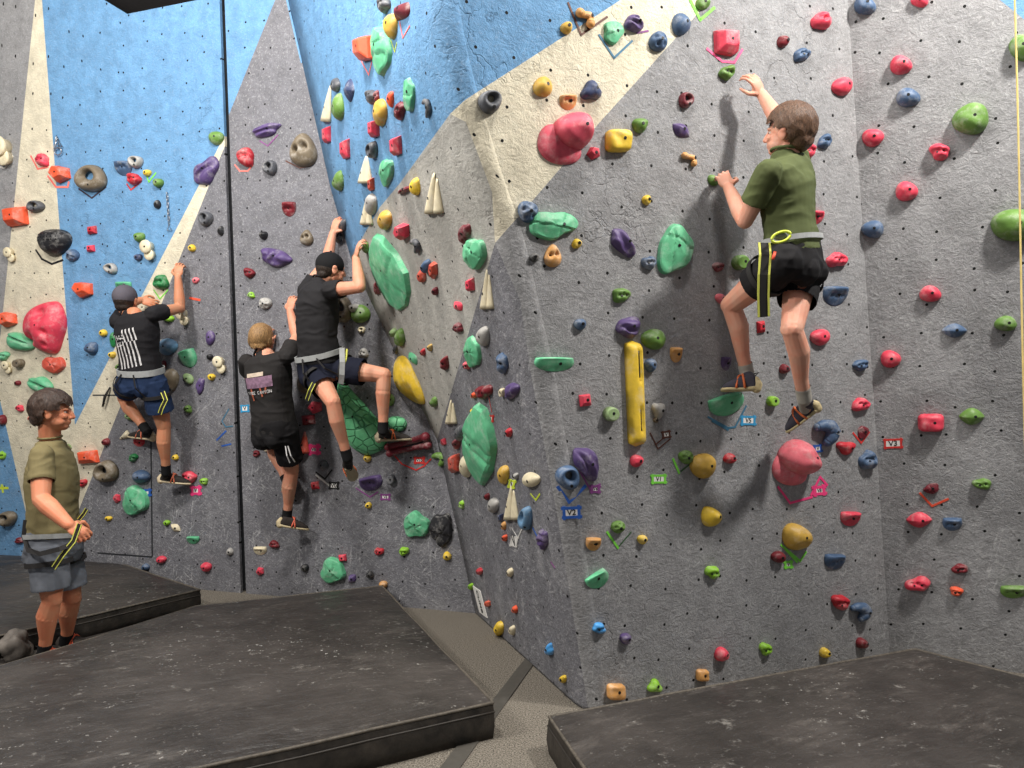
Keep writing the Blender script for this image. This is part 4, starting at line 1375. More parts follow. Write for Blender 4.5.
# tall white sign low on the side wall
def sign():
    P = [on_wall(x, y, .006)[0] for x, y in ((473, 585), (481, 591), (488, 618), (480, 612))]
    n = on_wall(481, 600)[1]; c = sum(P, Vector())/4; root = empty('wall_sign', c)
    bm = bmesh.new(); a = [bm.verts.new(p-c) for p in P]; b = [bm.verts.new(p-c-n*.004) for p in P]
    bm.faces.new(a); bm.faces.new(b[::-1])
    for i in range(4): bm.faces.new((b[i], b[(i+1) % 4], a[(i+1) % 4], a[i]))
    bmesh.ops.recalc_face_normals(bm, faces=bm.faces); bm_obj('sign_panel', bm, PAPER, root)
    dn = ((P[3]-P[0])+(P[2]-P[1])).normalized(); L = (P[3]-P[0]).length; wd = (P[1]-P[0]).length
    v_ = n.cross(dn).normalized()
    text_mesh('CLIMB', L*.30, INK, root, Vector((0, 0, 0))-dn*0, dn, v_, n, lift=.002)
    tag(root, 'tall white sign with black letters running down it, low on the side wall', 'sign')
sign()
# hatch outline in the back wall
bm = bmesh.new(); ribbon(bm, [(151, 440), (152.3, 556)], 1.6, .0002, .0006); ribbon(bm, [(98, 553), (152, 557)], 1.4, .0002, .0006)
o = bm_obj('trim_2', bm, simple('joint_black', rgb(38, 40, 44), .8)); o['kind'] = 'structure'
bm = bmesh.new(); ribbon(bm, [(93, 395.2), (120, 395.2)], 1.2, .0002, .0006)
o = bm_obj('trim_3', bm, simple('joint_black', rgb(38, 40, 44), .8)); o['kind'] = 'structure'
# black strap poking out of the slot
bm = bmesh.new(); a, n = on_wall(111, 387, .01); b, _ = on_wall(105.5, 406, .03); tube(bm, [a, a.lerp(b, .5)+n*.02, b], [.006, .013, .010], 6)
tag(bm_obj('webbing_strap', bm, simple('webbing_black', rgb(36, 34, 34), .8), recentre=True, smooth=True), 'short black webbing strap hanging from the slot on cream paint', 'strap')
# chains and metal hangers
STEEL = simple('steel', rgb(168, 170, 176), .3, .2); STEEL.node_tree.nodes['Principled BSDF'].inputs['Metallic'].default_value = .8
def torus(bm, c, ax1, ax2, R1, R2, r, seg=16):
    tube(bm, [c+ax1*cos(2*pi*i/seg)*R1+ax2*sin(2*pi*i/seg)*R2 for i in range(seg)], r, 6, closed=True)
def chain(p0, p1, n, label):
    (a, nn), (b, _) = on_wall(*p0, .012), on_wall(*p1, .012); root = empty('metal_chain', a)
    d = (b-a)/n; dn = d.normalized(); s = nn.cross(dn).normalized()
    for i in range(n):
        bm = bmesh.new(); torus(bm, d*(i+.5), dn, s if i % 2 else nn, d.length*.68, .009, .0035); bm_obj('chain_link', bm, STEEL, root, smooth=True)
    bm = bmesh.new(); e = d*n
    tube(bm, [e, e+dn*.055+s*.022, e+dn*.055-s*.022], .004, 6, closed=True); bm_obj('carabiner', bm, STEEL, root, smooth=True)
    tag(root, label, 'chain')
chain((168, 193), (170, 224), 9, 'steel chain hanging on the blue paint of the back wall')
a, nn = on_wall(59, 142, .02); root = empty('metal_hanger', a); u_ = Vector((0, 0, 1)).cross(nn).normalized(); v_ = nn.cross(u_)
bm = bmesh.new(); tube(bm, [v_*.05, -u_*.045-v_*.06, u_*.05-v_*.05], .006, 6, closed=True); bm_obj('triangle_plate', bm, STEEL, root, smooth=True)
bm = bmesh.new(); tube(bm, [v_*.03+u_*.01, -u_*.03-v_*.02, u_*.02-v_*.03], .005, 6, closed=True); bm_obj('hanger_plate', bm, STEEL, root, smooth=True)
bm = bmesh.new(); torus(bm, -v_*.085, u_, v_, .04, .032, .005); bm_obj('rappel_ring', bm, STEEL, root, smooth=True)
bm = bmesh.new(); torus(bm, -v_*.03, nn, v_, .02, .03, .004); bm_obj('quick_link', bm, STEEL, root, smooth=True)
tag(root, 'steel rappel ring hanger where cream stripe meets blue paint', 'hanger')
# thin rope at the right edge
rp = CAM+ray(1015, 10)*3.55; bm = bmesh.new()
tube(bm, [Vector((rp.x+.002*sin(i), rp.y, 5.7-i*.35)) for i in range(17)], .0042, 8)
tag(bm_obj('climbing_rope', bm, simple('rope_yellow', rgb(214, 190, 120), .8), recentre=True, smooth=True), 'thin pale yellow rope hanging down near the right edge', 'rope')
# crumpled grey bag in the gap
bm = bmesh.new(); c = floor_at(16, 664)+Vector((0, 0, .11)); bmesh.ops.create_icosphere(bm, subdivisions=4, radius=1)
for v in bm.verts:
    p = v.co.copy(); q = 1+.45*noise.noise(p*1.3+Vector((4, 2, 1)))+.14*abs(noise.noise(p*4))
    v.co = Vector((p.x*.095*q, p.y*.08*q, max(-.09, p.z*.10*q)))
o = bm_obj('shoe_bag', bm, simple('bag_grey', rgb(104, 98, 92), .6, .35, scale=14), smooth=True); o.location = c
tag(o, 'crumpled grey bag on the floor behind the standing man', 'bag')
# ---------------------------------------------------------------- people
def skin_mat(name, c, red=.35):
    k = N(name); v = geo_vec(k)
    col = k.mix(k.ramp(k.noise(12, 4, .6, v), .35, .75), rgb(*c), rgb(min(255, c[0]+6), int(c[1]*.90), int(c[2]*.86)))
    m = k.out(col, .52, k.bump(k.noise(90, 3, .6, v), .15, .002), .35)
    k.b.inputs['Subsurface Weight'].default_value = .12; k.b.inputs['Subsurface Radius'].default_value = (.02, .008, .005); k.b.inputs['Subsurface Scale'].default_value = .4
    return m
SKIN = skin_mat('skin', (206, 152, 126)); SKIN_T = skin_mat('skin_tanned', (196, 140, 108)); SKIN_P = skin_mat('skin_pale', (214, 164, 142))
def cloth(name, c, scale=500):
    k = N(name); v = geo_vec(k); base = rgb(*c)
    col = k.mix(k.ramp(k.noise(7, 4, .6, v), .3, .7), tuple(x*.88 for x in base[:3])+(1,), tuple(min(1, x*1.1) for x in base[:3])+(1,))
    m = k.out(col, .85, k.bump(k.noise(scale, 2, .5, v), .15, .002), .2); return m
def hair_mat(name, c):
    k = N(name); v = geo_vec(k); mp = k.n('ShaderNodeMapping'); k.l(v, mp.inputs[0]); mp.inputs['Scale'].default_value = (1, 1, .28)
    base = rgb(*c); nz = k.noise(150, 4, .7, mp.outputs[0])
    col = k.mix(k.ramp(nz, .35, .68), tuple(x*.45 for x in base[:3])+(1,), tuple(min(1, x*1.5) for x in base[:3])+(1,))
    return k.out(col, .5, k.bump(nz, .8, .006), .4)
def ico(bm, c, r, M=None, sub=3):
    T = Matrix.Translation(c)
    if M is not None: T = T @ M.to_4x4()
    if not isinstance(r, (tuple, list)): r = (r, r, r)
    bmesh.ops.create_icosphere(bm, subdivisions=sub, radius=1, matrix=T @ Matrix.Diagonal((*r, 1)))
def basis(x, y, z): return Matrix((x, y, z)).transposed()
def limb(bm, pts, rad, seg=14):
    # densify, then tube with round ends
    P, R = [], []
    for i in range(len(pts)-1):
        for q in range(5):
            t = q/5; P.append(Vector(pts[i]).lerp(Vector(pts[i+1]), t)); R.append(rad[i]*(1-t)+rad[i+1]*t)
    P.append(Vector(pts[-1])); R.append(rad[-1])
    for i, (p, r) in enumerate(zip(P, R)):
        if i % 5 == 0: ico(bm, p, r, sub=2)
    tube(bm, P, R, seg)
def loft(bm, secs, seg=28, p=2.4):
    rings = []
    S = []
    for i in range(len(secs)-1):
        for q in range(4):
            t = q/4; a, b = secs[i], secs[i+1]
            S.append(tuple((a[k_].lerp(b[k_], t) if isinstance(a[k_], Vector) else a[k_]*(1-t)+b[k_]*t) for k_ in range(5)))
    S.append(secs[-1])
    for (c, s, f, a, b) in S:
        s = s.normalized(); f = (f-s*f.dot(s)).normalized(); row = []
        for i in range(seg):
            th = 2*pi*i/seg; cx, sy = cos(th), sin(th)
            row.append(bm.verts.new(c+s*a*abs(cx)**(2/p)*(1 if cx >= 0 else -1)+f*b*abs(sy)**(2/p)*(1 if sy >= 0 else -1)))
        rings.append(row)
    for j in range(len(rings)-1):
        for i in range(seg): bm.faces.new((rings[j][i], rings[j][(i+1) % seg], rings[j+1][(i+1) % seg], rings[j+1][i]))
    bm.faces.new(rings[0][::-1]); bm.faces.new(rings[-1])
def fuse(name, bm, vox, mat, parent, smooth=4, wrinkle=0, wscale=9, seed=0, openings=(), wdir=(1, 1, 1), keep=None):
    bmesh.ops.recalc_face_normals(bm, faces=bm.faces)
    me = bpy.data.meshes.new('tmp'); bm.to_mesh(me); bm.free()
    o = bpy.data.objects.new('tmp', me); COL.objects.link(o)
    m = o.modifiers.new('r', 'REMESH'); m.mode = 'VOXEL'; m.voxel_size = vox; m.use_smooth_shade = True
    if smooth: m2 = o.modifiers.new('s', 'SMOOTH'); m2.iterations = smooth; m2.factor = .5
    bpy.context.view_layer.update(); dg = bpy.context.evaluated_depsgraph_get()
    me2 = bpy.data.meshes.new_from_object(o.evaluated_get(dg)); bpy.data.objects.remove(o); bpy.data.meshes.remove(me)
    b = bmesh.new(); b.from_mesh(me2)
    if wrinkle:
        b.normal_update(); off = Vector((seed*3.1, seed*1.7, seed))
        for v in b.verts:
            q = Vector((v.co.x*wdir[0], v.co.y*wdir[1], v.co.z*wdir[2]))*wscale+off
            r = 1-abs(noise.noise(q+Vector((noise.noise(q*.7), 0, noise.noise(q*.7+Vector((5, 5, 5)))))*.9))*2.4
            v.co += v.normal*wrinkle*(r*.8+.35*noise.noise(q*2.3))
    if openings:
        dead = [f for f in b.faces if any((abs((f.calc_center_median()-c).dot(d)) < .02 and f.normal.dot(d) > .55 and (f.calc_center_median()-c).length < r) for c, d, r in openings)]
        bmesh.ops.delete(b, geom=dead, context='FACES')
    if keep is not None:
        dead = [f for f in b.faces if not keep(f.calc_center_median())]
        bmesh.ops.delete(b, geom=dead, context='FACES')
    for f in b.faces: f.smooth = True
    me2.clear_geometry(); b.to_mesh(me2); b.free(); me2.materials.clear(); me2.name = name
    return link(name, me2, mat, parent)
def hand(bm, wrist, d, pn, side, s=1.0, curl=1.0, spread=1.0):
    # d: wrist->knuckles, pn: palm-facing normal, side: towards the thumb
    d = d.normalized(); pn = (pn-d*pn.dot(d)).normalized(); th = d.cross(pn); th = th if th.dot(side) > 0 else -th
    B = basis(th, d, pn)
    ico(bm, wrist+d*.045*s, (.040*s, .050*s, .016*s), B, 3); ico(bm, wrist+d*.01*s, (.028*s, .03*s, .02*s), B, 2)
    ico(bm, wrist+d*.03*s+th*.026*s+pn*.008*s, (.018*s, .03*s, .016*s), B, 2)
    for i, (L, c0) in enumerate(((.078, .9), (.086, 1.0), (.080, 1.05), (.064, 1.15))):
        k0 = wrist+d*(.086-.004*abs(i-1.2))*s+th*(.031-.0205*i)*s
        ang = 0; p = k0; dirn = (d+th*(.10-.07*i)*spread).normalized(); pts = [p-dirn*.02*s, p]
        for seg_, fr_ in enumerate((.45, .32, .23)):
            ang += (.42 if seg_ == 0 else .62)*curl*c0
            q = dirn*cos(ang)+pn*sin(ang); p = p+q*L*s*fr_*1.05; pts.append(p)
        limb(bm, pts, [.0092*s, .0090*s, .0082*s, .0075*s, .0064*s], 8)
    t0 = wrist+d*.022*s+th*.034*s+pn*.006*s
    t1 = t0+(d*.5+th*.75+pn*.35).normalized()*.036*s; t2 = t1+(d*.85+th*.12+pn*.55*curl).normalized()*.034*s; t3 = t2+(d*.8-th*.2+pn*.7*curl).normalized()*.024*s
    limb(bm, [t0, t1, t2, t3], [.015*s, .0115*s, .0100*s, .0080*s], 8)
def head(bm, c, f, up, s=1.0):
    f = f.normalized(); r = f.cross(up).normalized(); u = r.cross(f).normalized(); B = basis(r, f, u)
    W = lambda x, y, z: c+(r*x+f*y+u*z)*s
    ico(bm, W(0, -.012, .022), (.075*s, .094*s, .090*s), B)
    ico(bm, W(0, .025, -.030), (.062*s, .066*s, .074*s), B)
    ico(bm, W(0, .052, -.072), (.036*s, .032*s, .026*s), B)          # chin
    for q in (-1, 1):
        ico(bm, W(.040*q, .030, -.048), (.022*s, .045*s, .030*s), B, 2)   # jaw
        ico(bm, W(.034*q, .066, -.018), (.024*s, .020*s, .020*s), B, 2)   # cheek
        ico(bm, W(.026*q, .072, .022), (.024*s, .016*s, .010*s), B, 2)    # brow
        ico(bm, W(.078*q, -.004, -.008), (.010*s, .022*s, .032*s), B, 2)  # ear
        ico(bm, W(.084*q, -.008, .010), (.009*s, .018*s, .016*s), B, 2)
    limb(bm, [W(0, .084, .018), W(0, .098, -.006), W(0, .104, -.022)], [.009*s, .011*s, .0125*s], 8)
    for q in (-1, 1): ico(bm, W(.011*q, .092, -.027), (.009*s, .010*s, .008*s), B, 2)
    ico(bm, W(0, .084, -.047), (.024*s, .011*s, .0065*s), B, 2); ico(bm, W(0, .082, -.058), (.021*s, .011*s, .0065*s), B, 2)
    return W, B
def eyes(parent, W, B, s):
    for q in (-1, 1):
        bm = bmesh.new(); ico(bm, W(.030*q, .0675, .006), (.0105*s,)*3, None, 3)
        e = bm_obj('eye', bm, simple('eye_white', rgb(196, 182, 172), .3, .02), parent, smooth=True)
        bm = bmesh.new(); ico(bm, W(.0305*q, .0745, .006), (.0068*s, .0045*s, .0062*s), None, 2)
        bm_obj('iris', bm, simple('iris_brown', rgb(60, 40, 28), .3, .02), e, smooth=True)
def shoe(parent, ankle, heel, toe, solen, cols, s=1.0, extra_strap=True):
    # heel, toe: ends of the sole line; solen: normal pointing out of the sole
    d = (toe-heel).normalized(); L = (toe-heel).length; n = (solen-d*solen.dot(d)).normalized(); w = d.cross(n)
    B = basis(w, d, n)
    def sec(t, a, hgt, lift=0): return (heel+d*L*t-n*(hgt*.5+lift), w, -n, a*s, hgt*.5)
    bm = bmesh.new()
    loft(bm, [sec(-.02, .020, .036), sec(.06, .032, .070), sec(.2, .036, .086), sec(.40, .040, .082), sec(.6, .046, .066), sec(.78, .046, .052), sec(.92, .036, .038), sec(1.0, .018, .022)], 20, 2.6)
    limb(bm, [heel+d*L*.18-n*.055, ankle+(heel+d*L*.2-ankle)*.25], [.036*s, .038*s], 14)
    up = fuse('shoe', bm, .0045, cloth('shoe_upper', cols[0]), parent, 3)
    bm = bmesh.new()
    def rim(t, a, hgt): return (heel+d*L*t-n*(hgt*.5-.005), w, -n, a*s, hgt*.5)
    loft(bm, [rim(-.05, .020, .020), rim(.04, .034, .030), rim(.2, .037, .024), rim(.42, .040, .020), rim(.62, .048, .022), rim(.8, .048, .024), rim(.95, .037, .024), rim(1.03, .018, .018)], 22, 2.8)
    fuse('sole', bm, .004, simple('shoe_rubber_%d' % cols[1][0], rgb(*cols[1]), .6, .1), up, 2)
    # heel rand
    bm = bmesh.new(); limb(bm, [heel-n*.055+d*L*.02, heel-n*.03-d*.004, heel-n*.01+d*L*.02], [.020, .026, .028], 10)
    fuse('heel_rand', bm, .004, simple('shoe_rubber_%d' % cols[1][0], rgb(*cols[1]), .6, .1), up, 2)
    for (t0, t1) in ((.30, .52), (.55, .40)):
        bm = bmesh.new(); pp = []
        for i in range(11):
            a = pi*(i/10); tt = t0+(t1-t0)*i/10
            hh = .088-.075*max(0, tt-.3)
            pp.append(heel+d*L*tt+w*cos(a)*.044*s-n*(.008+sin(a)*hh))
        tube(bm, pp, .0065, 8); bm_obj('strap', bm, simple('strap_%d' % cols[2][1], rgb(*cols[2]), .6, .1), up, smooth=True)
    bm = bmesh.new(); tube(bm, [heel-n*.075+d*L*.05, heel-n*.095-d*.010, heel-n*.088+d*L*.08], .004, 6); bm_obj('pull_tab', bm, simple('webbing_black', rgb(36, 34, 34), .8), up, smooth=True)
    return up
def strip_band(bm, pts, nrms, wd, th=.004):
    lo, hi = [], []
    rows = []
    for i, (p, n) in enumerate(zip(pts, nrms)):
        a = pts[max(0, i-1)]; b = pts[min(len(pts)-1, i+1)]; d = (b-a).normalized(); s = n.cross(d).normalized()*wd/2
        rows.append([bm.verts.new(p-s), bm.verts.new(p+s), bm.verts.new(p+s+n*th), bm.verts.new(p-s+n*th)])
    for i in range(len(rows)-1):
        for k_ in range(4): bm.faces.new((rows[i][k_], rows[i][(k_+1) % 4], rows[i+1][(k_+1) % 4], rows[i+1][k_]))
    bm.faces.new(rows[0][::-1]); bm.faces.new(rows[-1]); bmesh.ops.recalc_face_normals(bm, faces=bm.faces)
def band_around(name, c, s, f, up, a, b, wd, mat, parent, tilt=0, th=.007, n=40, p=2.3):
    s = s.normalized(); f = (f-s*f.dot(s)).normalized(); up = up.normalized()
    bm = bmesh.new(); rows = []
    for i in range(n):
        t = 2*pi*i/n; cx, sy = cos(t), sin(t)
        r_ = s*abs(cx)**(2/p)*(1 if cx >= 0 else -1)*a+f*abs(sy)**(2/p)*(1 if sy >= 0 else -1)*b
        o_ = r_.normalized()*th; q = c+r_+up*tilt*cx
        rows.append([bm.verts.new(q-up*wd/2), bm.verts.new(q+up*wd/2), bm.verts.new(q+up*wd/2+o_), bm.verts.new(q-up*wd/2+o_)])
    for i in range(n):
        A_, C_ = rows[i], rows[(i+1) % n]
        for k_ in range(4): bm.faces.new((A_[k_], A_[(k_+1) % 4], C_[(k_+1) % 4], C_[k_]))
    bmesh.ops.recalc_face_normals(bm, faces=bm.faces)
    return bm_obj(name, bm, mat, parent, smooth=False)
def person(sp):
    J = sp['J']; s = sp.get('s', 1.0); g = lambda n: J[n].copy()
    root = empty('person', J['root'])
    hs = (g('HR')-g('HL')).normalized(); ss = (g('SR')-g('SL')).normalized()
    P, C, Nk = (g('HR')+g('HL'))/2, (g('SR')+g('SL'))/2, g('N')
    up = (C-P).normalized(); W_ = P.lerp(C, .42)
    if 'W' in J: W_ = g('W')
    U1 = (W_-P).normalized(); U2 = (C-W_).normalized()
    fh = U1.cross(hs).normalized(); fs = U2.cross(ss).normalized(); fm = (fh+fs).normalized(); sm = (hs+ss).normalized()
    k_ = sp.get('bulk', 1.0); sw = (g('SR')-g('SL')).length/2
    def torso(bm, e=0.0, hem=None, top=True):
        secs = [(P-U1*.09*s, hs, fh, (.150*s)*k_+e, (.110*s)*k_+e), (P+U1*.02*s, hs, fh, .162*s*k_+e, .118*s*k_+e), (P.lerp(W_, .6), sm, fm, .150*s*k_+e, .108*s*k_+e),
                (W_, sm, fm, .143*s*k_+e, .102*s*k_+e), (W_.lerp(C, .45), sm, fs, .158*s*k_+e, .112*s*k_+e), (C-U2*.10*s, ss, fs, .172*s+e, .120*s+e),
                (C-U2*.01*s, ss, fs, sw*.92+e, .092*s+e), (C+U2*.035*s, ss, fs, sw*.62+e, .066*s+e), (C.lerp(Nk, .55)+U2*.02, ss, fs, .075*s+e, .060*s+e)]
        if hem is not None:
            if hem > 0: secs = [(P+U1*hem, hs, fh, .160*s*k_+e, .116*s*k_+e)]+secs[2:]
            else: secs = [(P+U1*hem, hs, fh, .166*s*k_+e, .122*s*k_+e)]+secs[1:]
        loft(bm, secs)
    # body
    bm = bmesh.new(); torso(bm)
    for q in 'LR':
        S_, E_, Wr = g('S'+q), g('E'+q), g('W'+q)
        am = s*sp.get('arm', 1.08); limb(bm, [S_, S_.lerp(E_, .4), E_], [.056*s, .048*am, .038*am]); limb(bm, [E_, E_.lerp(Wr, .3), Wr], [.039*am, .042*am, .0265*am])
        hd = J['hand'+q]; hand(bm, Wr, hd[0], hd[1], hd[2], s*hd[4] if len(hd) > 4 else s, hd[3])
        H_, K_, A_ = g('H'+q), g('K'+q), g('A'+q)
        limb(bm, [H_, H_.lerp(K_, .45), K_], [.086*s*k_, .078*s*k_, .056*s])
        kd = (A_-K_); back = -(sp['calfback'] if 'calfback' in sp else fh)
        back = (back-kd.normalized()*back.dot(kd.normalized())).normalized()
        limb(bm, [K_, K_+kd*.32+back*.014, K_+kd*.72, A_], [.053*s, .056*s*k_, .039*s, .035*s])
        ico(bm, A_, .034*s); ico(bm, K_-back*.012, .046*s)
        T, Hl = g('T'+q), g('F'+q)
        up_ = -J.get('sole'+q, Vector((0, 0, -1))).normalized()*.034
        limb(bm, [A_, Hl.lerp(T, .25)+up_], [.033*s, .026*s]); limb(bm, [Hl.lerp(T, .15)+up_, Hl.lerp(T, .7)+up_*.8], [.024*s, .020*s])
    Hc = g('H'); hf_ = J['hf']; hu = J.get('hu', Vector((0, 0, 1)))
    hb = Hc-hu*.05-hf_.normalized()*.02
    limb(bm, [C+U2*.03*s, Nk, hb], [.062*s, sp.get('neck', .056)*s, sp.get('neck', .056)*s])
    hz_ = s*sp.get('headsc', 1.07); Wf, B = head(bm, Hc, hf_, hu, hz_)
    body = fuse('body', bm, .0044, sp['skin'], root, 3)
    if sp.get('eyes', True): eyes(root, Wf, B, hz_)
    # shirt
    sl = sp.get('sleeve', .55); e = .013; bm = bmesh.new(); torso(bm, e+.003, sp.get('hem', .03)); ops = []
    ops.append((P+U1*sp.get('hem', .03), -U1, .2))
    limb(bm, [C-U2*.02, C.lerp(Nk, .45)], [.085*s, .076*s])
    for q in 'LR':
        S_, E_ = g('S'+q), g('E'+q); d = (E_-S_).normalized(); e1 = S_.lerp(E_, sl)
        rs = [.066*s, .068*s, sp.get('sleeve_r', .064)*s]
        P1 = [S_-d*.0, S_.lerp(e1, .5), e1]
        ico(bm, S_, .066*s, sub=2); tube(bm, [P1[0].lerp(P1[2], i/6) for i in range(7)], [rs[0]+(rs[2]-rs[0])*i/6 for i in range(7)], 18)
        ops.append((e1, d, .075))
    shirt = fuse('t_shirt', bm, .0062, sp['shirt'], root, 3, wrinkle=.0055, wscale=7, seed=sp['seed'], openings=ops, wdir=(1.0, 1.0, 1.9))
    bm = bmesh.new(); nd = (Nk-C).normalized(); x = nd.cross(Vector((1, .2, 0))).normalized(); y = nd.cross(x)
    nc = C.lerp(Nk, .45)+nd*.060
    torus(bm, nc, x, y, .066*s, .064*s, .008, 24); bm_obj('collar', bm, sp['shirt'], shirt, smooth=True)
    # shorts
    bm = bmesh.new(); e = .016; ops = []
    loft(bm, [(P-U1*.10*s, hs, fh, .14*s*k_+e, .105*s*k_+e), (P-U1*.03*s, hs, fh, .165*s*k_+e, .122*s*k_+e), (P+U1*.05*s, hs, fh, .160*s*k_+e, .116*s*k_+e), (P+U1*sp.get('waist', .09)*s, hs, fh, .150*s*k_+e, .110*s*k_+e)])
    for q, sg in (('L', -1), ('R', 1)):
        H_, K_ = g('H'+q), g('K'+q); d = (K_-H_).normalized(); fr_ = sp.get('short'+q, sp.get('short', .62)); e1 = H_.lerp(K_, fr_)
        ico(bm, H_, .098*s*k_, sub=2); r1 = sp.get('short_r', .092)*s
        tube(bm, [H_.lerp(e1, i/6) for i in range(7)], [.100*s*k_+(r1-.100*s*k_)*i/6 for i in range(7)], 20)
        ico(bm, P+hs*.065*sg*s-fh*.065*s-U1*.055*s, .083*s*k_, sub=2)
        ops.append((e1, d, .12))
    shorts = fuse('shorts', bm, .0062, sp['shorts'], root, 3, wrinkle=.0060, wscale=8, seed=sp['seed']+3, openings=ops, wdir=(1, 1, 1.3))
    # harness
    if sp.get('belt') is not None:
        hz = sp.get('belt_at', .075)
        har = band_around('harness', P+U1*hz*s, hs, fh, U1, .163*s*k_+.020, .118*s*k_+.020, sp.get('belt_w', .045), sp['belt'], root, tilt=sp.get('belt_tilt', 0), th=.008)
        blk = simple('webbing_black', rgb(36, 34, 34), .8)
        for q in 'LR':
            H_, K_ = g('H'+q), g('K'+q); d = (K_-H_).normalized(); c = H_.lerp(K_, .30); x = d.cross(hs.cross(d)).normalized(); y = d.cross(x)
            band_around('leg_loop', c, x, y, d, .112*s*k_, .112*s*k_, .03, blk, har, th=.006, p=2)
            if not sp.get('riser', True): continue
            # riser from the belt at the back to the leg loop
            b0_ = P+U1*hz*s+hs*(.06 if q == 'R' else -.06)-fh*(.122*s*k_+.02); b1_ = c-fh*.108*s*k_-U1*.01
            m_ = b0_.lerp(b1_, .5)-fh*.045
            bm = bmesh.new(); pts = [b0_.lerp(m_, i/4) for i in range(4)]+[m_.lerp(b1_, i/4) for i in range(5)]
            strip_band(bm, pts, [-fh]*9, .012); bm_obj('riser', bm, blk, har)
    # socks and shoes
    for q in 'LR':
        A_, K_ = g('A'+q), g('K'+q); T, Hl = g('T'+q), g('F'+q); d = (K_-A_).normalized()
        bm = bmesh.new(); h_ = sp.get('sock_h', .06)
        tube(bm, [A_-d*.03, A_, A_+d*h_*.5, A_+d*h_], [.040*s, .0405*s, .040*s, .0425*s], 18); limb(bm, [A_-d*.01, Hl.lerp(T, .3)-J.get('sole'+q, Vector((0, 0, -1))).normalized()*.040], [.039*s, .030*s])
        fuse('sock', bm, .0045, sp['sock'], root, 2, openings=[(A_+d*h_, d, .06)])
        sn = J.get('sole'+q, Vector((0, 0, -1))); shoe(root, A_, Hl, T, sn, sp['shoe'], s)
    # hair / cap
    if sp.get('hair') is not None: sp['hair'](root, Wf, B, hz_, Hc)
    sp['_'] = dict(root=root, shirt=shirt, shorts=shorts, body=body, P=P, C=C, W=W_, hs=hs, ss=ss, fh=fh, fs=fs, U1=U1, U2=U2, Wf=Wf, B=B)
    # the root empty sits at the person's base: move children into its frame
    for o in bpy.data.objects:
        if o.parent == root: o.location = o.location-root.location
    tag(root, sp['label'], 'person'); return sp['_']
def J3(n, d_):
    def f(px, py, off): return on_plane(px, py, n.normalized(), d_/n.length-off)
    return f
JA, JR = J3(nA, dA), J3(nR, dR)
def JD(px, py, D): return CAM+ray(px, py)*D
def sleeve_print(): pass
def check(nm, J):
    L = lambda a, b: round((J[a]-J[b]).length, 2)
    print(nm, 'arm', L('SL', 'EL'), L('EL', 'WL'), L('SR', 'ER'), L('ER', 'WR'), 'leg', L('HL', 'KL'), L('KL', 'AL'), L('HR', 'KR'), L('KR', 'AR'), 'sh', L('SL', 'SR'), 'hip', L('HL', 'HR'), 'torso', round(((J['SL']+J['SR'])/2-(J['HL']+J['HR'])/2).length, 2), 'foot', L('FL', 'TL'), L('FR', 'TR'))
def fit(J, a, b, L, keep=1.0):
    # keep joint a, move joint b along the viewing ray so that |ab| gets as near L as it can
    r = (J[b]-CAM).normalized(); q = J[a]-CAM; t = q.dot(r); h2 = (q-r*t).length_squared
    dt = sqrt(max(0, L*L-h2)); cur = (J[b]-CAM).length
    c = min((t-dt, t+dt), key=lambda x: abs(x-cur)); J[b] = CAM+r*c
V = Vector
def cap_hair(haircol, capcol, backwards=True, brim=True, low=-.02, hairlow=-.05):
    def f(root, W, B, s, Hc):
        inv = B.transposed()
        if haircol:
            bm = bmesh.new(); ico(bm, W(0, -.016, .020), (.081*s, .096*s, .094*s), B); ico(bm, W(0, -.055, -.035), (.058*s, .045*s, .045*s), B)
            fuse('hair', bm, .005, haircol, root, 1, keep=lambda p: (lambda l: (l.y < .045*s or l.z > .06*s) and l.z > -.075*s and not (l.y > -.02*s and l.z < .0*s))(inv @ (p-Hc)))
        bm = bmesh.new(); ico(bm, W(0, -.012, .036), (.086*s, .102*s, .090*s), B, 4)
        cap = fuse('cap', bm, .005, capcol, root, 1, keep=lambda p: (inv @ (p-Hc)).z > low*s+.02*(inv @ (p-Hc)).y)
        bm = bmesh.new(); ico(bm, W(0, -.012, .127), .008*s, None, 2); bm_obj('button', bm, capcol, cap, smooth=True)
        if brim:
            sg = -1 if backwards else 1
            bm = bmesh.new(); loft(bm, [(W(0, (-.012+sg*.07), .018), B @ V((1, 0, 0)), B @ V((0, 0, 1)), .070*s, .004), (W(0, -.012+sg*.12, .010), B @ V((1, 0, 0)), B @ V((0, 0, 1)), .064*s, .004), (W(0, -.012+sg*.165, -.004), B @ V((1, 0, 0)), B @ V((0, 0, 1)), .040*s, .003)], 20, 2.2)
            bm_obj('brim', bm, capcol, cap, smooth=True)
    return f
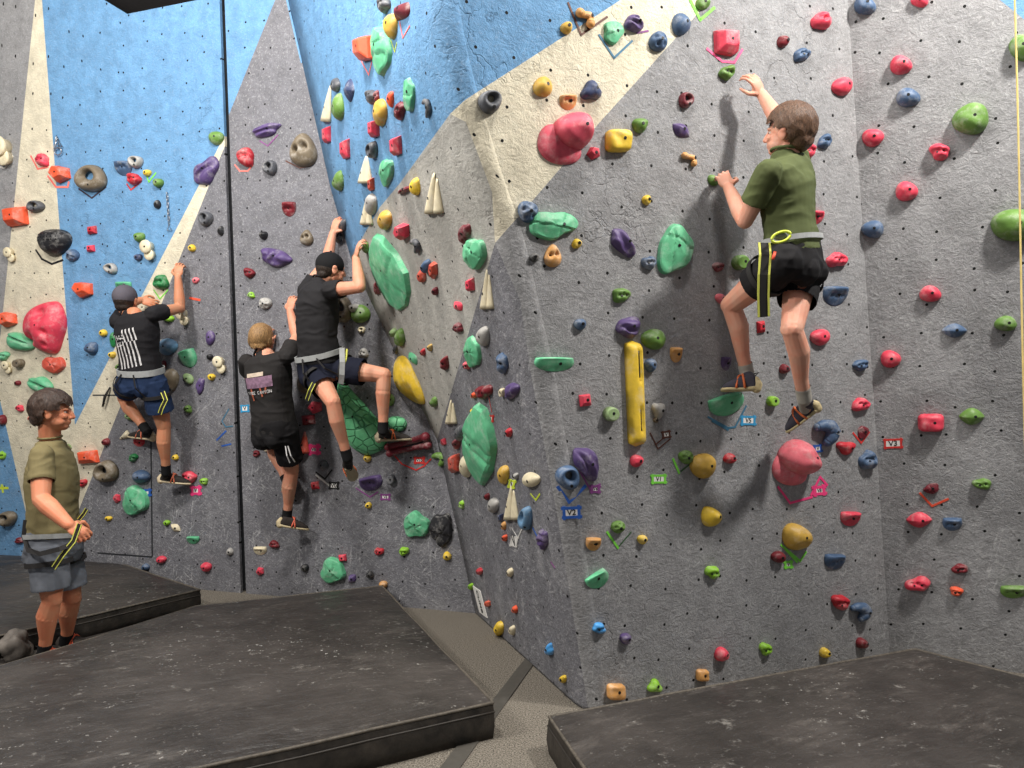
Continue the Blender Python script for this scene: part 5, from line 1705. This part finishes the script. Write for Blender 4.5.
def plain_hair(col, thick=.012, fringe=.04, nape=-.07, side=-.01, tuft=0, bulge=0):
    def f(root, W, B, s, Hc):
        inv = B.transposed(); t = thick
        bm = bmesh.new(); ico(bm, W(0, -.014, .024+t*.4), ((.075+t)*s, (.094+t)*s, (.090+t)*s), B, 4)
        ico(bm, W(0, -.060, -.028), ((.055+t*.6)*s, (.042+t*.6)*s, (.055)*s), B); ico(bm, W(0, .050, .070), (.055*s, .040*s, .030*s+t*.6), B, 3)
        for q in (-1, 1): ico(bm, W(.066*q, -.020, .0), ((.016+t*.6)*s, .045*s, .05*s), B, 3)
        def keep(p):
            l = inv @ (p-Hc); l /= s
            w_ = .012*noise.noise(p*45)+.008*noise.noise(p*110)
            if l.z < nape+w_*1.3: return False
            if abs(l.x) > .055 and -.030+w_ < l.y < .085 and l.z < .014+w_*.6: return False
            if l.y > fringe+w_ and l.z < .050+w_*2: return False
            if l.y > -.03+w_ and l.z < side+w_: return False
            return True
        h = fuse('hair', bm, .0045, col, root, 1, wrinkle=tuft, wscale=26, seed=2, keep=keep, wdir=(1, 1, .5))
    return f
def project_print(name, sub, mat, sp, quads, lift=.004):
    # lay thin cloth-print patches on the back of the shirt; quads are in (across, up) metres from the shirt's back centre
    sh = sp['shirt']; me = sh.data; bv = BVHTree.FromPolygons([v.co.copy() for v in me.vertices], [tuple(p.vertices) for p in me.polygons])
    c = sp['C'].lerp(sp['P'], .30); s_, u_, b_ = sp['ss'], sp['U2'], -sp['fs']
    bm = bmesh.new()
    for (x0, y0, x1, y1, wd) in quads:
        n = max(2, int(max(abs(x1-x0), abs(y1-y0))/.015)); prev = None
        d = V((x1-x0, y1-y0)).normalized(); pr = V((-d.y, d.x))*wd/2
        for i in range(n+1):
            t = i/n; row = []
            m = 3 if wd > .03 else 1
            for j in range(m+1):
                q = j/m*2-1
                x, y = x0+(x1-x0)*t+pr.x*q, y0+(y1-y0)*t+pr.y*q
                o_ = c+s_*x+u_*y+b_*.5; h = bv.ray_cast(o_, -b_, 1.0)
                if h[0] is None: row = None; break
                row.append(bm.verts.new(h[0]+b_*lift))
            if row and prev:
                for j in range(m): bm.faces.new((prev[j], prev[j+1], row[j+1], row[j]))
            prev = row
    if not bm.faces: bm.free(); return None
    o = bm_obj(name, bm, mat, sp['shirt']); md = o.modifiers.new('t', 'SOLIDIFY'); md.thickness = .001; return o
def tether(parent, pts, wd, inner, edge, rl, nrm=None):
    # black webbing with yellow edges
    nrm = nrm or V((0, -1, .1)).normalized(); out = []
    bm = bmesh.new(); strip_band(bm, pts, [nrm]*len(pts), wd, .005); o = bm_obj('gear_strap', bm, inner, parent); o.location = -rl
    for sg in (-1, 1):
        bm = bmesh.new(); q = []
        for i, p in enumerate(pts):
            a = pts[max(0, i-1)]; b = pts[min(len(pts)-1, i+1)]; sd = nrm.cross((b-a).normalized()).normalized(); q.append(p+sd*wd*.42*sg+nrm*.003)
        strip_band(bm, q, [nrm]*len(q), wd*.16, .004); e = bm_obj('strap_edge', bm, edge, o)
    return o
WEB = simple('webbing_black', rgb(36, 34, 34), .8); YEL = simple('webbing_yellow', rgb(212, 214, 96), .7); GREYWEB = simple('webbing_grey', rgb(158, 160, 160), .8)
# ---- right climber in olive shirt
J = dict(HL=JR(784, 262, .50), HR=JR(803, 263, .36), SL=JR(769, 172, .50), SR=JR(797, 160, .30), N=JR(784, 157, .40), H=JR(788, 134, .40),
         EL=JR(745, 221, .34), WL=JR(728, 187, .15), ER=JR(782, 126, .29), WR=JR(761.5, 94, .14), KL=JR(731, 305, .20), AL=JR(747, 373, .17), TL=JR(722, 391, .06), FL=JR(757, 390, .20),
         KR=JR(792, 329, .40), AR=JR(804, 396, .28), TR=JR(788, 431, .12), FR=JR(819, 409, .30))
J['hf'] = V((-.74, .60, .14)); J['hu'] = V((-.08, -.12, 1)).normalized(); J['root'] = V((J['HL'].x, J['HL'].y, 0))
J['root'] = (J['TL']+J['TR'])/2
J['handL'] = (JR(722, 174, .09)-J['WL'], V((.2, .9, -.1)), V((.7, 0, .5)), .9, 1.0)
J['handR'] = (JR(751.5, 74, .14)-J['WR'], V((-.25, .9, -.25)), V((-.8, 0, -.4)), 1.15, 1.0)
J['soleL'] = V((-.1, -.05, -1)); J['soleR'] = V((.75, .1, -.85))
fit(J, 'HL', 'KL', .43); fit(J, 'KL', 'AL', .40); fit(J, 'HR', 'KR', .42); fit(J, 'KR', 'AR', .42)
check('RC', J)
RCs = dict(J=J, skin=SKIN_P, shirt=cloth('olive_shirt', (84, 92, 58)), shorts=cloth('black_shorts', (30, 29, 31)), sock=cloth('grey_socks', (168, 164, 156)), shoe=((70, 68, 78), (188, 172, 132), (204, 104, 58)),
           hair=plain_hair(hair_mat('brown_hair', (92, 66, 48)), .022, .035, -.10, -.045, .004), seed=1, hem=.05, sleeve=.62, sleeve_r=.068, short=.46, shortL=.52, shortR=.60, short_r=.099, belt=GREYWEB, belt_w=.025, belt_at=.115, s=.98, bulk=1.0,
           riser=False, headsc=1.12, label='climber in olive green t-shirt and black shorts reaching up on the right wall')
r = person(RCs); rt = r['root']; rl = rt.location
tether(rt, [JR(764+3.5*0, 243, .66), JR(765, 255, .68), JR(763.5, 275, .68), JR(763, 295, .67), JR(763.5, 317, .66)], .056, WEB, YEL, rl)
bm = bmesh.new(); c = JR(781, 237, .72); torus(bm, c, V((1, 0, .35)).normalized(), V((-.3, 0, 1)).normalized(), .045, .022, .007, 20); o = bm_obj('carabiner', bm, simple('lime_metal', rgb(196, 210, 70), .35), rt, smooth=True); o.location = -rl
bm = bmesh.new(); ico(bm, JR(780, 236, .70), (.035, .02, .02)); o = bm_obj('belay_device', bm, simple('device_grey', rgb(120, 122, 124), .4), rt, smooth=True); o.location = -rl
bm = bmesh.new(); tube(bm, [JR(775, 252, .70), JR(773, 259, .71)], .007, 8); o = bm_obj('gear_tag', bm, simple('tape_orange', rgb(232, 88, 62), .6), rt, smooth=True); o.location = -rl
# ---- left climber, grey cap
J = dict(HL=JA(131, 379, .34), HR=JA(153, 380, .34), SL=JA(118, 322, .42), SR=JA(153, 314, .40), N=JA(128, 315, .40), H=JA(126, 301, .38),
         EL=JA(129, 303, .20), WL=JA(141, 300, .10), ER=JA(180, 308, .22), WR=JA(178, 277, .10), KL=JA(124, 398, .10), AL=JA(146, 430, .14), TL=JA(130, 437, .05), FL=JA(153, 440, .14),
         KR=JA(164, 427, .30), AR=JA(166, 471, .18), TR=JA(190, 484.5, .06), FR=JA(160, 482, .16))
J['hf'] = V((.05, 1, .18)); J['hu'] = V((0, -.12, 1)).normalized(); J['root'] = (J['TL']+J['TR'])/2
J['handL'] = (JA(149, 302, .07)-J['WL'], V((.1, .9, -.3)), V((0, 0, 1)), .8, 1.0); J['handR'] = (JA(179, 266, .08)-J['WR'], V((0, .95, 0)), V((-1, 0, 0)), 1.15, 1.0)
J['soleL'] = V((.1, 0, -1)); J['soleR'] = V((0, 0, -1))
fit(J, 'HL', 'KL', .40); fit(J, 'KL', 'AL', .40); fit(J, 'HR', 'KR', .42); fit(J, 'KR', 'AR', .40); fit(J, 'SR', 'ER', .30); fit(J, 'SL', 'EL', .29)
check('LC', J)
LCs = dict(J=J, skin=SKIN_T, shirt=cloth('black_shirt', (34, 33, 36)), shorts=cloth('navy_shorts', (34, 50, 80)), sock=cloth('black_socks', (28, 28, 30)), shoe=((52, 48, 46), (196, 180, 150), (208, 110, 80)),
           hair=cap_hair(hair_mat('dark_hair', (44, 34, 28)), cloth('grey_cap', (88, 84, 92)), True, False, -.03), seed=5, hem=.05, sleeve=.42, short=.55, shortR=.66, short_r=.108, belt=GREYWEB, belt_w=.050, belt_at=.075, s=1.0, bulk=1.04, eyes=False,
           label='climber in a grey cap, black flag print t-shirt and blue shorts on the back wall')
r = person(LCs); rt = r['root']; rl = rt.location
WHITEP = simple('print_white', rgb(206, 204, 204), .8, .25, scale=60)
q = [(-.105+.036*i, -.02, -.105+.036*i+.03, -.235, .013) for i in range(6)]
q += [(-.115+.014, .03-.0, -.02, .015, .008), (-.115, .055, -.115, -.04, .008), (-.115, -.045, -.03, -.035, .008)] + [(-.03+.034*i, .085, -.008+.034*i, -.02, .012) for i in range(4)] + [(-.095+.03*i, .045, -.09+.03*i, .035, .012) for i in range(3)]+[(-.085+.03*i, .02, -.08+.03*i, .01, .012) for i in range(3)]+[(-.095+.03*i, -.01, -.09+.03*i, -.02, .012) for i in range(3)]
project_print('shirt_print', None, WHITEP, r, q)
tether(rt, [JA(163, 392, .55), JA(166, 400, .56), JA(162, 408, .56), JA(160, 414, .55)], .035, WEB, YEL, rl)
# ---- middle climber, black cap
J = dict(HL=JA(313, 369, .40), HR=JA(330, 368, .40), SL=JA(306, 291, .30), SR=JA(330, 290, .52), N=JA(321, 281, .38), H=JA(331, 270, .34), W=JA(317, 338, .44),
         EL=JA(327, 262, .16), WL=JA(333, 233, .08), ER=JA(360, 287, .46), WR=JA(356, 258, .36), KL=JA(333, 402, .40), AL=JA(347, 456, .28), TL=JA(353, 478, .06), FL=JA(349, 464, .28),
         KR=JA(384, 375, .36), AR=JA(383, 429, .16), TR=JA(411, 440, .05), FR=JA(378, 441, .18))
J['hf'] = V((.80, .60, -.05)); J['hu'] = V((.10, 0, 1)).normalized(); J['root'] = (J['TL']+J['TR'])/2
J['handL'] = (JA(337, 220, .07)-J['WL'], V((.5, .8, 0)), V((.9, -.3, 0)), .8, 1.0); J['handR'] = (JA(358.5, 244, .36)-J['WR'], V((.85, .4, 0)), V((.3, .6, .5)), .9, 1.0)
J['soleL'] = V((.5, -.75, -.45)); J['soleR'] = V((0, 0, -1)); J['TL'] = JA(355, 480, .10); J['FL'] = JA(349, 468, .30)
fit(J, 'HL', 'KL', .42); fit(J, 'KL', 'AL', .43); fit(J, 'HR', 'KR', .43); fit(J, 'KR', 'AR', .41); fit(J, 'SL', 'EL', .29); fit(J, 'SR', 'ER', .29); fit(J, 'ER', 'WR', .27)
check('MC', J)
MCs = dict(J=J, skin=SKIN, shirt=cloth('charcoal_shirt', (38, 37, 39)), shorts=cloth('midnight_shorts', (22, 25, 40)), sock=cloth('black_socks', (28, 28, 30)), shoe=((66, 62, 60), (178, 166, 140), (204, 104, 62)),
           hair=cap_hair(hair_mat('dark_hair', (44, 34, 28)), cloth('black_cap', (26, 26, 28)), True, False, -.005), seed=9, hem=.06, sleeve=.40, short=.60, shortR=.62, short_r=.100, belt=GREYWEB, belt_w=.040, belt_at=.11, belt_tilt=.02, s=1.0, eyes=False,
           label='climber in a black cap, black t-shirt and shorts gripping holds with both hands')
r = person(MCs); rt = r['root']; rl = rt.location
def plain_strap(parent, pts, wd, mat, rl, name='gear_strap'):
    bm = bmesh.new(); strip_band(bm, pts, [V((0, -1, .1)).normalized()]*len(pts), wd, .005); o = bm_obj(name, bm, mat, parent); o.location = -rl
plain_strap(rt, [JA(342, 348, .62), JA(342.5, 362, .64), JA(342, 375, .63), JA(341, 384, .60)], .038, GREYWEB, rl)
tether(rt, [JA(314, 383, .62), JA(310, 391, .64), JA(307, 400, .62)], .030, WEB, YEL, rl)
plain_strap(rt, [JA(347, 349, .60), JA(346, 360, .62), JA(341, 372, .62)], .012, YEL, rl)
# ---- blond climber
J = dict(HL=JA(265, 431, .32), HR=JA(284, 429, .36), SL=JA(247, 362, .40), SR=JA(287, 356, .42), N=JA(264, 355, .40), H=JA(262, 340, .38),
         EL=JA(251, 382, .26), WL=JA(263, 343, .10), ER=JA(297, 337, .26), WR=JA(290, 311, .12), KL=JA(272, 442, .08), AL=JA(287, 482, .08), TL=JA(291, 500, .05), FL=JA(284, 490, .14),
         KR=JA(292, 471, .32), AR=JA(287, 515, .20), TR=JA(308, 530, .08), FR=JA(279, 526, .22))
J['hf'] = V((.10, 1, .20)); J['hu'] = V((0, -.1, 1)).normalized(); J['root'] = (J['TL']+J['TR'])/2
J['handL'] = (JA(267, 329, .07)-J['WL'], V((.1, .9, 0)), V((1, 0, 0)), 1.0, 1.0); J['handR'] = (JA(292, 298, .09)-J['WR'], V((.3, .9, 0)), V((-.6, 0, .3)), 1.0, 1.0)
J['soleL'] = V((0, 0, -1)); J['soleR'] = V((0, 0, -1)); 
fit(J, 'HL', 'KL', .40); fit(J, 'KL', 'AL', .40); fit(J, 'HR', 'KR', .40); fit(J, 'KR', 'AR', .40); fit(J, 'SR', 'ER', .29)
check('BC', J)
BCs = dict(J=J, skin=SKIN, shirt=cloth('faded_black_shirt', (42, 40, 40)), shorts=cloth('black_shorts_two', (26, 25, 27)), sock=cloth('black_socks', (28, 28, 30)), shoe=((50, 44, 42), (186, 170, 136), (204, 96, 74)),
           hair=plain_hair(hair_mat('blond_hair', (150, 116, 76)), .006, .05, -.045, -.02, .001), seed=14, hem=-.02, sleeve=.50, sleeve_r=.07, short=.62, shortR=.74, short_r=.102, belt=None, headsc=1.12, s=1.0, bulk=1.08, eyes=False,
           label='blond climber in a black printed t-shirt hanging lowest beside the dark wall joint')
r = person(BCs); rt = r['root']; rl = rt.location
project_print('shirt_print', None, simple('print_mauve', rgb(138, 108, 130), .8, .3, scale=40), r, [(-.125, .015, .125, .015, .085)])
project_print('shirt_print', None, simple('print_cream', rgb(206, 188, 170), .8, .2, scale=40), r, [(-.10, .075, .06, .078, .030)], .006)
project_print('shirt_print', None, simple('print_rust', rgb(176, 96, 70), .8, .3, scale=40), r, [(-.07, -.03, -.06, -.125, .016), (.02, -.03, .03, -.10, .014), (.07, -.03, .06, -.08, .012)], .005)
q = []
GL = {'A': [(0, 0, .5, 1), (.5, 1, 1, 0), (.2, .4, .8, .4)], 'C': [(1, 1, 0, 1), (0, 1, 0, 0), (0, 0, 1, 0)], 'N': [(0, 0, 0, 1), (0, 1, 1, 0), (1, 0, 1, 1)], 'Y': [(0, 1, .5, .5), (1, 1, .5, .5), (.5, .5, .5, 0)], 'O': [(0, 0, 1, 0), (1, 0, 1, 1), (1, 1, 0, 1), (0, 1, 0, 0)],
      'L': [(0, 1, 0, 0), (0, 0, 1, 0)], 'I': [(.5, 0, .5, 1)], 'R': [(0, 0, 0, 1), (0, 1, 1, .9), (1, .9, 0, .5), (0, .5, 1, 0)], 'E': [(1, 1, 0, 1), (0, 1, 0, 0), (0, 0, 1, 0), (0, .5, .8, .5)], 'F': [(1, 1, 0, 1), (0, 1, 0, 0), (0, .5, .8, .5)]}
x = -.108
for ch in 'FIRE CANYON':
    if ch in GL:
        for (a, b, c_, d_) in GL[ch]: q.append((x+a*.014, -.075+b*.022, x+c_*.014, -.075+d_*.022, .004))
    x += .0205
project_print('shirt_lettering', None, WHITEP, r, q, .007)
# black leg wear with two white piping lines
bm = bmesh.new(); strip_band(bm, [JA(285.5, 446, .50), JA(287, 456, .50), JA(290, 463, .47)], [V((0, -1, 0))]*3, .008); strip_band(bm, [JA(288, 446, .51), JA(291, 456, .50), JA(295, 462, .46)], [V((0, -1, 0))]*3, .008)
o = bm_obj('shorts_piping', bm, WHITEP, rt); o.location = -rl
# ---- standing man in khaki
J = dict(HL=JD(60, 545, 4.88), HR=JD(48, 546, 4.68), SL=JD(60, 452, 4.98), SR=JD(42, 455, 4.60), N=JD(50, 438, 4.78), H=JD(53, 413, 4.76), W=JD(53, 508, 4.76),
         EL=JD(60, 492, 5.06), WL=JD(64, 518, 4.97), ER=JD(41, 499, 4.50), WR=JD(69, 525, 4.42), KL=JD(72, 598, 4.90), AL=JD(66, 640, 5.00), TL=JD(92, 655, 5.02), FL=JD(60, 655, 5.02),
         KR=JD(52, 600, 4.66), AR=JD(44, 652, 4.72), TR=JD(70, 667, 4.70), FR=JD(37, 667, 4.74))
J['hf'] = V((.96, .28, -.02)); J['hu'] = V((0, 0, 1)); J['root'] = V((J['AR'].x, J['AR'].y, .02))
J['handL'] = (V((.35, -.3, -.4)), V((-.3, -.6, .2)), V((.5, 0, .6)), 1.0, 1.0); J['handR'] = (V((.62, .10, -.42)), V((-.35, .6, -.5)), V((.5, -.2, .6)), 1.6, 1.08)
for q in 'LR':
    for j in ('T', 'F'): J[j+q].z = .035
check('SM', J)
SMs = dict(J=J, skin=skin_mat('skin_ruddy', (200, 136, 104)), shirt=cloth('khaki_shirt', (118, 108, 76)), shorts=cloth('grey_shorts', (104, 108, 116)), sock=cloth('black_socks', (28, 28, 30)), shoe=((60, 54, 50), (60, 54, 50), (200, 80, 50)),
           hair=plain_hair(hair_mat('black_brown_hair', (58, 42, 34)), .020, .052, -.075, -.02, .006), seed=20, hem=.02, sleeve=.60, sleeve_r=.072, short=.80, short_r=.105, belt=GREYWEB, belt_w=.03, belt_at=.06, s=1.0, bulk=1.12, calfback=V((1, 0, 0)),
           riser=False, headsc=1.10, arm=1.28, neck=.063, label='man standing at far left in a khaki t-shirt and grey shorts, in profile')
r = person(SMs); rt = r['root']; rl = rt.location
tether(rt, [JD(80, 524, 4.40), JD(74, 541, 4.40), JD(62, 556, 4.40), JD(54, 568, 4.42)], .030, WEB, YEL, rl)
plain_strap(rt, [JD(26, 520, 4.62), JD(24, 536, 4.62), JD(28, 550, 4.55), JD(40, 554, 4.42), JD(60, 549, 4.38), JD(74, 543, 4.42)], .028, WEB, rl, 'leg_loop')
tether(rt, [JD(79, 520, 4.45), JD(84, 514, 4.43), JD(87, 509, 4.42)], .022, WEB, YEL, rl)
# ---------------------------------------------------------------- labels: say which hold is which
LM = [('the two tone pink ball cap hold', 568, 136), ('the pale pink ball cap hold', 797, 474), ('the long yellow rail', 635, 392), ('the big red dish hold', 47, 328),
      ('the green turtle shaped hold', 372, 420), ('the brown donut hold', 91, 178), ('the black perforated ball', 52, 242), ('the long yellow flake', 408, 380),
      ('the tall pointed mint rock', 482, 445), ('the large faceted mint rock', 389, 272), ('the flat mint oval hold', 676, 248), ('the wide mint rock hold', 555, 226),
      ('the black dome near the floor', 439, 531), ('the blue slotted ring', 568, 480), ('the big purple hold', 589, 463), ('the white dog eared sign', 481, 600),
      ('the angular pink block hold', 724, 44), ('the large green dome by the rope', 971, 119), ('the V3 card', 893, 443), ('the V1 card', 658, 479),
      ('the mint foothold', 734, 403), ('the yellow ball hold', 704, 466), ('the lower yellow egg hold', 798, 539), ('the two holed brown hold', 302, 150),
      ('the purple and white flame hold', 275, 258), ('the grey ring on cream paint', 490, 102), ('the yellow square hold', 619, 141), ('the dark wall joint', 240, 480),
      ('the maroon forked bone hold', 412, 444), ('the cream twin cones', 430, 194), ('the orange block at the stripe edge', 60, 174), ('the tall mint rock on blue paint', 380, 51),
      ('the standing man', 55, 420), ('the lower left floor hatch', 125, 500), ('the blue pocketed hold by V3', 869, 460), ('the hanging metal chain', 170, 212),
      ('the mint slab near the hatch', 135, 500), ('the pink square of the prow', 0, -5000)]
LM = [l for l in LM if l[2] > -100 and 'hatch' not in l[0]]
WALLNAME = {'wall_left': 'left wall', 'wall_back': 'back wall', 'wall_side': 'leaning side wall', 'wall_prow': 'middle right wall', 'wall_right': 'far right wall'}
used_l = set()
def dirword(dx, dy):
    a = math.degrees(math.atan2(-dy, dx)) % 360
    return ['right of', 'up and right of', 'above', 'up and left of', 'left of', 'down and left of', 'below', 'down and right of'][int(((a+22.5) % 360)//45)]
OWN = {(91, 178): 'large brown grey donut shaped hold on the blue paint of the left wall', (52, 242): 'large black perforated ball hold on the cream stripe at far left',
       (676, 248): 'large flat mint green oval hold on the middle right wall', (555, 226): 'wide mint green rock hold touching the blue pocketed ball', (439, 531): 'large black faceted rock hold low beside the green dome',
       (568, 480): 'blue ring hold with a finger slot above the V2 card', (589, 463): 'big purple chalked hold up and right of the blue ring', (734, 403): 'mint green foothold under the orange shoe of the olive climber',
       (704, 466): 'round yellow ball hold at the middle of the middle right wall', (798, 539): 'yellow egg shaped hold above the lime tape', (302, 150): 'large brown hold with two finger holes on the grey triangle',
       (275, 258): 'purple and white flame shaped hold beside the dark wall joint', (490, 102): 'dark grey ring hold on the cream band', (619, 141): 'rounded yellow square hold right of the pink ball cap hold',
       (430, 194): 'cream twin cone hold on the light grey triangle', (60, 174): 'orange angular block hold where cream stripe meets blue paint', (380, 51): 'tall mint green layered rock hold on the blue side wall',
       (971, 119): 'large olive green dome hold up and left of the rope'}
for (mx_, my_), tx in OWN.items():
    i = min(range(len(HOLDS)), key=lambda i: (HOLDS[i][3]-mx_)**2+(HOLDS[i][4]-my_)**2-HOLDS[i][5]*.05)
    h_ = HOLDS[i]
    if (h_[3]-mx_)**2+(h_[4]-my_)**2 < 200 and not h_[6]: HOLDS[i] = h_[:6]+(tx,)+h_[7:]
    else: print('OWN?', mx_, my_, h_[6])
for (o, typ, col, px, py, area, label, wall) in HOLDS:
    o['group'] = 'climbing holds on the '+WALLNAME[wall]
    if label: o['label'] = label; used_l.add(label)
done = [(h[3], h[4]) for h in HOLDS]
for (o, typ, col, px, py, area, label, wall) in sorted(HOLDS, key=lambda h: -h[5]):
    if label: continue
    size = 'tiny' if area < 22 else 'small' if area < 60 else 'medium' if area < 180 else 'large'
    kn = KIND.get(typ, 'hold')
    if typ in ('knob', 'dome', 'ring', 'block', 'jug'): kn += ' hold'
    near = sorted(LM, key=lambda l: (l[1]-px)**2+(l[2]-py)**2)
    near = [l for l in near if (l[1]-px)**2+(l[2]-py)**2 > 64]
    cands = []
    for l in near[:6]:
        cands.append(f'{size} {CN[col]} {kn} {dirword(px-l[1], py-l[2])} {l[0]}')
    pick = None
    for c in cands:
        if c not in used_l and len(c.split()) <= 16: pick = c; break
    if pick is None: pick = f'{size} {CN[col]} {kn} on the {WALLNAME[wall]} {int(py)}'; print('LABEL', pick)
    used_l.add(pick); o['label'] = pick
